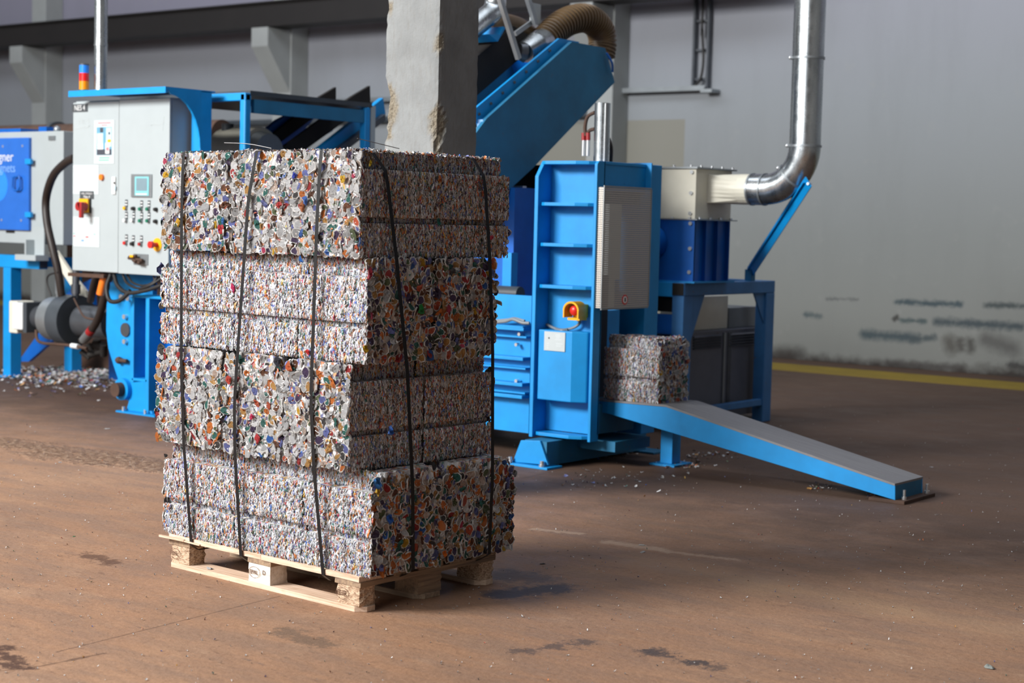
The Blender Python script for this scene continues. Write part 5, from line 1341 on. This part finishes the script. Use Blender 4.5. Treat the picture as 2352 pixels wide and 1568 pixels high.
for yy in (YR0+.06, YR1-.0): MB().cyl((e[0]+.03, yy, .02), (e[0]+.03, yy, .075), .009, 8).cyl((e[0]+.03, yy, .02), (e[0]+.03, yy, .036), .016, 6).build('bolt', M['bolt'], rp)
lx = PY(1537, 1000, 8.80).x; lx1 = PY(1560, 1000, 8.8).x
q = PZ(1537, 1045); q2 = PZ(1560, 1047)
MB().box(-5.76, -5.67, 8.95, 9.05, .012, .32).build('support_leg', M['blue'], rp, .003)
MB().box(-5.81, -5.62, 8.90, 9.12, 0, .012).build('leg_plate', M['blue'], rp)
# the bale just pressed
zr_ = PY(1450, 924, YR0).z
make_bale('can_bale', (PY(1446, 920, 8.70).x+.02, 8.852, poly[0][1]+.008), -.01, (.425, .345, .405), True, 777, 'single crushed can bale sitting on the outfeed ramp', 'can bale on the ramp', top=True, spacing=.034, count=3600, silver=(1.0, .4))  # fewer silver cans on the end face, its shade put into the colour

# ------------------------------------------------------------------ support frame, fan and duct (right)
XF = -6.47
fy0, fy1 = PX(1570, 700, XF).y, PX(1779, 700, XF).y
ztf = PX(1680, 647, XF).z; zbf = PX(1680, 676, XF).z
fr = thing('support_frame', (XF-.3, (fy0+fy1)/2, 0), 'scuffed blue steel frame carrying the fan beside the ramp', 'frame')
MB().box(XF-.10, XF, fy0, fy1, zbf, ztf).build('top_beam', M['blue_frame'], fr, .006)
MB().box(XF-.62, XF-.10, fy0, fy0+.1, zbf-.01, ztf).build('cross_beam', M['blue'], fr, .004)
MB().box(XF-.10, XF-.003, fy0-.003, fy0, zbf+.004, ztf-.004).build('beam_mouth', M['void'], fr)
MB().box(XF-.62, XF-.10, fy1-.1, fy1, zbf, ztf).build('cross_beam', M['blue_frame'], fr, .004)
MB().box(XF-.10, XF, fy0, fy0+.12, 0, zbf).build('post', M['blue_frame'], fr, .006)
MB().box(XF-.10, XF, fy1-.13, fy1, 0, zbf).build('post', M['blue_frame'], fr, .006)
MB().box(XF-.62, XF-.53, fy0, fy0+.1, 0, zbf).build('post', M['blue_frame'], fr, .006)
MB().box(XF-.62, XF-.53, fy1-.1, fy1, 0, zbf).build('post', M['blue_frame'], fr, .006)
MB().prism([(fy0+.12, zbf), (fy0+.32, zbf), (fy0+.12, zbf-.38)], 'X', XF-.03, XF-.018).build('gusset', M['blue_frame'], fr)
MB().prism([(fy1-.13, zbf), (fy1-.30, zbf), (fy1-.13, zbf-.24)], 'X', XF-.03, XF-.018).build('gusset', M['blue_frame'], fr)
zm = PX(1690, 925, XF).z; MB().box(XF-.06, XF-.01, fy0+.12, fy1-.13, zm-.05, zm).build('lower_rail', M['blue_frame'], fr, .003)
MB().box(XF-.62, XF-.1, fy0+.02, fy0+.06, PY(1500, 765, fy0).z, PY(1500, 720, fy0).z).build('front_rail', M['blue_deep_shaded'], fr)
MB().box(XF-.60, XF-.12, fy0+.12, fy0+.16, PY(1500, 716, fy0).z, zbf-.01).build('mud_flap', M['void'], fr)
M['cont'] = paint('slate_grey_paint', (98, 102, 114), 0.5, 0.08, (80, 66, 60), 0.0)
# grey louvred container below the frame
ct = thing('steel_container', (XF-.5, 11.0, 0), 'dark grey steel container with louvres under the blue frame', 'container')
Xc = XF-.16; cy0, cy1, cz0, cz1 = SD(1578, 760, 1757, 1010, Xc); cy0 -= .15
ztop_c = PX(1670, 757, Xc).z
MB().box(Xc-.45, Xc, cy0, cy1+.05, .05, ztop_c).build('container_body', M['cont'], ct, .004)
for a, b_ in ((1592, 1656), (1674, 1738)):
    ya, yb = PX(a, 780, Xc).y, PX(b_, 780, Xc).y
    for k in range(5):
        z_ = ztop_c-.03-.022*k; MB().prism([(Xc, z_), (Xc+.014, z_-.012), (Xc, z_-.016)], 'Y', ya, yb).build('louvre', M['steel_dark'], ct) if False else MB().add([(Xc, ya, z_), (Xc, yb, z_), (Xc+.014, yb, z_-.012), (Xc+.014, ya, z_-.012), (Xc, ya, z_-.018), (Xc, yb, z_-.018)], [(3, 2, 1, 0), (4, 5, 2, 3), (0, 4, 3), (1, 2, 5)]).build('louvre', M['steel_dark'], ct)
yv = PX(1660, 850, Xc).y; MB().box(Xc, Xc+.012, yv-.012, yv+.012, .1, ztop_c-.02).build('seam_strip', M['galv_flat'], ct)
yv = PX(1672, 850, Xc).y; MB().box(Xc, Xc+.006, yv-.02, yv+.03, .1, ztop_c-.02).build('seam_strip', M['steel_dark'], ct)
bx = thing('rusty_cover', (XF-.4, 11.0, ztop_c), 'stained brown box standing on the grey container', 'box')
by0, by1, bz0, bz1 = SD(1592, 680, 1672, 738, XF-.25); MB().box(XF-.55, XF-.25, by0, by1, ztop_c+.001, bz1).build('box_shell', M['cream'], bx, .004)
by0, by1, bz0, bz1 = SD(1675, 705, 1742, 732, XF-.25); MB().box(XF-.55, XF-.25, by0, by1, ztop_c+.001, bz1).build('vent_block', M['grey'], bx, .004)
# fan
yf0 = fy0+.05; XN = PY(1598, 440, yf0).x
fn = thing('fan_housing', (XN-.25, yf0+.25, ztf), 'cream fan box with bolts on a blue ribbed housing', 'fan')
yf1 = PX(1676, 560, XN).y; zs1 = PY(1545, 503, yf0).z; zs2 = PY(1545, 387, yf0).z
xw = PY(1468, 440, yf0).x-.05
MB().box(xw, XN, yf0, yf1, zs1+.004, zs2).build('fan_box', M['cream'], fn, .003)
MB().box(xw-.01, XN+.02, yf0-.02, yf1+.04, zs2, zs2+.012).build('lid', M['galv_flat'], fn)
MB().box(xw-.01, XN+.03, yf0-.02, yf1+.05, zs1-.004, zs1+.004).build('flange', M['galv_flat'], fn)
MB().box(xw, XN, yf0, yf0+.012, ztf+.012, zs1-.004).build('housing_front', M['blue_deep_shaded'], fn)
MB().box(xw, XN-.03, yf0+.012, yf1-.012, ztf, zs1-.004).build('housing_core', M['blue_deep_shaded'], fn)
for k in range(4):
    yy = yf0+.001+(yf1-yf0-.014)*k/3; MB().box(XN-.09, XN, yy, yy+.012, ztf, zs1-.004).build('housing_fin', M['blue_deep_shaded'], fn)
MB().box(xw-.02, XN+.03, yf0-.03, yf1+.04, ztf-.0, ztf+.012).build('base_flange', M['blue'], fn)
for x_, y_ in ((1590, 395), (1588, 443), (1586, 490), (1587, 513), (1586, 571), (1584, 625)): disc('bolt', x_, y_, 5, yf0, M['bolt'], fn, .012, 12)
for k in range(4):
    xx = xw+.06+(XN-xw-.1)*k/3
    for zz in (zs2+.012, zs1+.004): MB().cyl((xx, yf0-.008, zz), (xx, yf0-.008, zz+.014), .011, 8).build('bolt', M['bolt'], fn)
for k in range(4):
    yy = yf0+.05+(yf1-yf0-.06)*k/3
    for zz in (zs2+.012, zs1+.004): MB().cyl((XN+.01, yy, zz), (XN+.01, yy, zz+.014), .011, 8).build('bolt', M['bolt'], fn)
c = PY(1510, 555, yf0); MB().cyl((c.x-.03, yf0, c.z), (c.x-.03, yf0-.13, c.z), .12, 28).cyl((c.x-.03, yf0-.13, c.z), (c.x-.03, yf0-.16, c.z), .10, 28).build('drive_motor', M['blue_deep_shaded'], fn, .008)
MB().box(c.x-.16, c.x+.02, yf0-.1, yf0-.001, c.z-.19, c.z-.12).build('motor_guard', M['void'], fn)
# rectangular to round transition, elbow, riser
zd0, zd1 = PX(1650, 463, XN).z, PX(1650, 406, XN).z; ydm = (PX(1604, 430, XN).y+yf1)/2+.02; zdm = (zd0+zd1)/2
rD = .112
du = thing('exhaust_duct', (XN+.35, ydm, zdm), 'galvanised steel duct rising in an elbow from the fan box', 'duct')
xa = XN; xb = XN+.22
n = 24; V = []
for k in range(n):
    t_ = 2*math.pi*k/n; cc_, ss_ = math.cos(t_), math.sin(t_); m_ = max(abs(cc_), abs(ss_))
    V.append((xa, ydm+cc_/m_*.13, zdm+ss_/m_*.105))
for k in range(n):
    t_ = 2*math.pi*k/n; V.append((xb, ydm+math.cos(t_)*rD, zdm+math.sin(t_)*rD))
V += [(xb+.10, v[1], v[2]) for v in V[n:]]
MB().add(V, [(k, (k+1) % n, n+(k+1) % n, n+k) for k in range(n)] + [(n+k, n+(k+1) % n, 2*n+(k+1) % n, 2*n+k) for k in range(n)]).build('transition', M['cream'], du)
# position of the riser from the picture
xv = PY(1852, 250, ydm).x; xs0 = xb+.09
Rb = max(.2, xv-xs0-.10)
def arcpt(t_): return (xv-Rb+Rb*math.sin(t_), ydm, zdm+Rb-Rb*math.cos(t_))
MB().cyl((xs0, ydm, zdm), (xv-Rb, ydm, zdm), rD*1.02, 32, caps=False).build('duct_collar', M['galv'], du)
for k in range(2):
    a0, a1 = k*math.pi/4, (k+1)*math.pi/4
    MB().tube([arcpt(a0+(a1-a0)*j/8) for j in range(9)], rD*(1.0+.012*k), 32, sub=1, closed_caps=False).build('elbow_segment', M['galv'], du)
zr1 = zdm+Rb; zr2 = PY(1852, 134, ydm).z
MB().cyl((xv, ydm, zr1), (xv, ydm, zr2), rD, 32, caps=False).build('riser_section', M['galv'], du)
MB().cyl((xv, ydm, zr2), (xv, ydm, 10.5), rD*1.005, 32, caps=False).build('riser_section', M['galv'], du)
def clamp(p0, p1, r):
    p0, p1 = Vector(p0), Vector(p1); b0 = MB().cyl(p0, p1, r, 32).build('clamp_ring', M['galv_flat'], du, .002); return b0
for zz in (zr1, zr2): clamp((xv, ydm, zz-.008), (xv, ydm, zz+.008), rD*1.07); MB().ball((xv-.10, ydm-.08, zz), .014, 8).build('clamp_bolt', M['bolt'], du)
clamp((xs0-.008, ydm, zdm), (xs0+.006, ydm, zdm), rD*1.06); clamp((xv-Rb-.006, ydm, zdm), (xv-Rb+.006, ydm, zdm), rD*1.06)
q = Vector(arcpt(math.pi/4)); dq = Vector((math.cos(math.pi/4), 0, math.sin(math.pi/4))); clamp(q-dq*.008, q+dq*.008, rD*1.08)
MB().ball(q+Vector((-.06, -.11, .06)), .014, 8).build('clamp_bolt', M['bolt'], du)
sr_ = thing('duct_strut', (XF, 11.2, ztf), 'slanted blue angle strut bracing the duct from the frame', 'strut')
a = Vector((XF-.05, PX(1722, 650, XF-.05).y, ztf)); b_ = PY(1857, 417, ydm-.14)
b_ = Vector(b_)
MB().bar(a+Vector((0, 0, .07)), b_, .085, .008, (0, 1, 0)).bar(a+Vector((-.036, 0.024, .07)), b_+Vector((-.036, .024, 0)), .008, .05, (0, 1, 0)).build('angle_bar', M['blue'], sr_)
MB().box(a.x-.03, a.x+.03, a.y-.03, a.y+.03, ztf+.001, ztf+.09).build('strut_foot', M['blue_dusty_shaded'], sr_)
MB().cyl(b_+Vector((0, -.01, -.015)), b_+Vector((0, .03, -.015)), .01, 8).build('bolt', M['bolt'], sr_)

# ------------------------------------------------------------------ raised chute and flexible duct (top centre)
XCH = -7.0
cv = thing('raised_chute', (XCH-.4, 9.4, 0), 'large dusty blue inclined chute rising above the press tower', 'chute')
slope_plate(XCH, [(1118, 272), (1314, 96), (1390, 110), (1412, 189), (1224, 386), (1100, 500), (1060, 470), (1075, 330)], .03, 'side_plate', M['blue_dusty_shaded'], cv)
slope_plate(XCH-.06, [(1085, 275), (1085, 255), (1285, 88), (1330, 96), (1330, 110), (1120, 300)], .02, 'top_board', M['blue'], cv)
slope_plate(XCH-.9, [(1118-200, 262), (1314-200, 92), (1390-200, 106), (1412-200, 182), (1100-200, 470)], .03, 'side_plate', M['blue_dusty_shaded'], cv)
A_ = [PX(1314, 100, XCH), PX(1118, 276, XCH)]
B_ = [PX(1412, 189, XCH), PX(1100, 500, XCH)]
mb = MB(); 
V = [(XCH-.03, B_[0].y, B_[0].z), (XCH-.03, B_[1].y, B_[1].z), (XCH-.9, B_[1].y, B_[1].z), (XCH-.9, B_[0].y, B_[0].z)]
V += [(v[0], v[1]-.02, v[2]+.03) for v in V]
mb.add(V, [(0, 1, 2, 3), (7, 6, 5, 4), (0, 4, 5, 1), (1, 5, 6, 2), (2, 6, 7, 3), (3, 7, 4, 0)]); mb.build('floor_plate', M['blue_dusty_shaded'], cv)
C_ = [PX(1412, 189, XCH), PX(1390, 110, XCH)]
MB().add([(XCH-.02, C_[0].y, C_[0].z), (XCH-.9, C_[0].y, C_[0].z), (XCH-.9, C_[1].y, C_[1].z), (XCH-.02, C_[1].y, C_[1].z)], [(0, 1, 2, 3)]).build('end_cover', M['blue_deep_shaded'], cv)
hd = [PX(1388, 122, XCH), PX(1402, 165, XCH)]; mb = MB().tube([(XCH+.02, hd[0].y, hd[0].z), (XCH+.04, (hd[0].y+hd[1].y)/2, (hd[0].z+hd[1].z)/2), (XCH+.02, hd[1].y, hd[1].z)], .008, 8); mb.build('handle', M['blue_deep_shaded'], cv)
MB().box(XCH-.7, XCH-.62, 9.6, 9.68, 0, 2.3).build('support_post', M['blue_deep_shaded'], cv)
for k in range(7):
    q = PX(1100+k*27, 262-k*24.3, XCH-.058); MB().cyl((q.x, q.y, q.z), (q.x+.008, q.y, q.z), .010, 8).build('rivet', M['grey_dark'], cv)
shade_blk = slope_plate(XCH-.3, [(1060, 250), (1240, 95), (1180, 60), (1040, 175)], .5, 'shade_block', M['void'], cv)  # near-black block painting in the shaded inside of the conveyor
fx = thing('flexible_duct', (XCH-.3, 10.0, 2.6), 'brown ribbed flexible duct curling over the raised chute', 'duct')
XFx = XCH-.25
pth = [PX(x_, y_, XFx) for x_, y_ in ((1252, 92), (1278, 66), (1310, 47), (1345, 42), (1372, 58), (1384, 90), (1380, 130))]
rfx = .098
mb = MB(); mb.tube(pth, rfx, 28, sub=10); mb.build('hose_skin', M['flex'], fx)
cp = catmull(pth, 10)
for k in range(1, len(cp)-1, 2):
    d = (cp[k+1]-cp[k-1]).normalized(); MB().cyl(cp[k]-d*.006, cp[k]+d*.006, rfx*1.10, 28).build('rib_ring', M['flex'], fx)
gp = thing('duct_fitting', (XFx, 9.4, 2.6), 'shiny metal cone fitting at the lower end of the flexible duct', 'fitting')
a, b_, c_ = PX(1205, 120, XFx), PX(1232, 104, XFx), PX(1254, 92, XFx)
MB().cyl(a, b_, .075, 28, .095).build('cone', M['galv'], gp); MB().cyl(b_, c_, .096, 28).build('sleeve', M['galv'], gp)
a2 = PX(1192, 118, XFx-.02); MB().cyl(a2, a, .06, 8, .075).build('spout', M['steel_dark'], gp)
pg = thing('upper_pipe', (XCH-.5, 9.2, 2.9), 'short galvanised pipe bend beside the concrete column top', 'pipe')
MB().tube([PX(1060, 85, XCH-.3), PX(1110, 45, XCH-.3), PX(1135, 20, XCH-.3), PX(1140, -30, XCH-.3)], .075, 24).build('pipe_bend', M['galv'], pg)
MB().tube([PX(1120, 72, XCH-.4), PX(1150, 55, XCH-.4), PX(1185, 60, XCH-.4), PX(1215, 80, XCH-.4)], .07, 20).build('pipe_sleeve', M['flex'], pg)
bb = SD(1128, 58, 1166, 88, XCH-.2); MB().prism([(bb[0], bb[2]+.02), (bb[0]+.1, bb[2]-.02), (bb[1], bb[2]+.08), (bb[1]-.02, bb[3]), (bb[0]+.12, bb[3]-.06)], 'X', XCH-.5, XCH-.22).build('pipe_bracket', M['blue'], pg)
rkf = thing('hanger_frame', (XCH-.1, 9.3, 2.5), 'pair of slanting galvanised hanger bars before the flexible duct', 'bars')
for (p0, p1) in (((1143, -20), (1191, 135)), ((1207, -20), (1230, 55))):
    a, b_ = PX(*p0, XCH-.05), PX(*p1, XCH-.05); MB().bar(a, b_, .035, .03, (1, 0, 0)).build('bar', M['galv_flat'], rkf)
a, b_ = PX(1183, 78, XCH-.08), PX(1225, 48, XCH-.08); MB().bar(a, b_, .03, .02, (1, 0, 0)).build('bar', M['galv_flat'], rkf)
q = SD(1222, 8, 1242, 55, XCH-.3); MB().box(XCH-.32, XCH-.3, q[0], q[1], q[2], q[3]).build('name_card', M['white_cab'], rkf)

# ------------------------------------------------------------------ cable tray on the wall
ctr = thing('cable_tray', (-10.9, 17.3, 3.2), 'galvanised cable tray running along and up the back wall', 'cable tray')
zt1 = 3.21
MB().box(-16.9, -10.64, 17.26, 17.39, zt1-.005, zt1).box(-16.9, -10.64, 17.255, 17.26, zt1-.03, zt1+.03).build('horizontal_tray', M['galv_flat'], ctr)
MB().box(-10.66, -10.50, 17.20, 17.39, zt1-.06, zt1-.02).build('bracket', M['galv_flat'], ctr)
for xx in (-10.84, -10.64): MB().box(xx-.014, xx+.014, 17.30, 17.37, zt1, 9.0).build('side_rail', M['steel_dark'], ctr)
for k in range(12): MB().box(-10.83, -10.65, 17.33, 17.36, zt1+.10+.35*k, zt1+.125+.35*k).build('rung', M['steel_dark'], ctr)
hose('wall_cable', [(-10.80, 17.30, zt1+.03), (-10.72, 17.30, zt1+.12), (-10.69, 17.30, zt1+.35), (-10.72, 17.30, zt1+.7), (-10.73, 17.31, zt1+1.1), (-10.72, 17.31, 9)], .016, M['black'], 'black cable hanging in the vertical wall cable tray', 'cable')
hose('wall_conduit', [(-60, 17.34, 2.93), (-40, 17.34, 2.93), (-12.3, 17.34, 2.93)], .05, M['grey_dark'], 'dark conduit running low along the back wall behind the pilasters', 'conduit')
# ------------------------------------------------------------------ scraps on the floor
def scatter(name, pts, rng, smin, smax, label, cat, silver=1.0, lift=.004):
    n = len(pts); pts = np.array(pts); ang = rng.uniform(0, 6.28, n); el = rng.uniform(-.5, .5, n)
    tv = np.stack([np.cos(ang)*np.cos(el), np.sin(ang)*np.cos(el), np.sin(el)], 1); tu = np.stack([-np.sin(ang), np.cos(ang), np.zeros(n)], 1)
    nr = np.cross(tv, tu)*-1; hl = rng.uniform(smin, smax, n); c = np.concatenate([pts, (lift+np.abs(np.sin(el))*hl)[:, None]], 1)
    V, F, C = flake_arrays(rng, c, tu, tv, nr, hl, hl*rng.uniform(.35, .8, n), palette(rng, n, silver))
    V[:, 2] = np.maximum(V[:, 2], .0008)
    o = bpy.data.objects.new(name, mesh_np(name, V, F, C, M['layers'])); col.objects.link(o)
    tag(o, label, cat, kind='stuff'); return o
rng = np.random.RandomState(21)
pts = []
for _ in range(1700):
    u = rng.beta(1.6, 1.2); x_ = 0+u*275+rng.randn()*8; y_ = 842+abs(rng.randn())*20+rng.rand()*10
    if y_ > 925: continue
    q = PZ(x_, y_); pts.append((q.x, q.y))
scatter('can_scrap_heap', pts, rng, .010, .026, 'heap of shredded can scraps under the hydraulic cylinder', 'scrap', 1.2, .008)
pts = []
for cx_, cy_, sx_, sy_, k in ((1400, 1040, 80, 10, 120), (1570, 1068, 60, 8, 90), (1620, 1050, 80, 14, 50), (2020, 1142, 30, 4, 45), (1890, 1120, 40, 8, 25), (1440, 1100, 150, 30, 60), (1330, 1052, 60, 6, 60)):
    for _ in range(k):
        q = PZ(cx_+rng.randn()*sx_*.5, cy_+rng.randn()*sy_*.5); pts.append((q.x, q.y))
scatter('can_scraps', pts, rng, .004, .014, 'scattered can scraps on the floor under the ramp', 'scrap', 1.6, .003)
pts = []
for _ in range(1500):
    x_ = rng.uniform(-10, 2360); y_ = rng.uniform(930, 1575) if rng.rand() < .6 else rng.uniform(1040, 1400)
    q = PZ(x_, y_); pts.append((q.x, q.y))
scatter('floor_litter', pts, rng, .0015, .0045, 'tiny pale flecks of litter strewn over the brown floor', 'litter', 3.0, .0015)
BITS = [(488, 1297, .022, 'silver scrap of can lying on the front pallet board', (226, 226, 228)), (246, 985, .022, 'pale curled scrap on the floor left of the stack', (226, 224, 220)),
        (138, 1062, .018, 'white scrap on the dirt ridge at the left', (232, 230, 226)), (1475, 1252, .02, 'white scrap in the pale dust streak right of the stack', (226, 222, 216)),
        (1247, 1295, .016, 'dark scrap on the floor close to the right of the pallet', (70, 70, 70)), (2272, 1533, .03, 'crumpled foil scrap in the lower right corner', (206, 214, 208)),
        (2140, 1073, .016, 'silver scrap on the floor beyond the ramp end', (200, 200, 206)), (170, 1232, .010, 'small green scrap on the floor at the left', (40, 150, 90)),
        (1262, 1075, .018, 'tan scrap by the foot of the press tower', (196, 160, 120)), (1570, 1062, .026, 'larger silver scrap under the ramp leg', (206, 204, 204)), (1476, 1268, .02, 'thin white sliver near the dust streak', (230, 228, 226))]
for k, (x_, y_, s, lab, c) in enumerate(BITS):
    q = PZ(x_, y_) if k else Vector(P2W(.245, .03, 0)); z_ = .0 if k else .0225
    me = TORN[k % 14]; o = bpy.data.objects.new('can_scrap', me); col.objects.link(o)
    o.location = (q.x, q.y, z_+s*.16); o.scale = (s, s*.55, s*.35); o.rotation_euler = (0, 0, 1.1*k); o.color = srgb(*c)
    tag(o, lab, 'scrap', 'loose can scraps')
scene.cycles.max_bounces = 6; scene.cycles.diffuse_bounces = 3; scene.cycles.glossy_bounces = 3
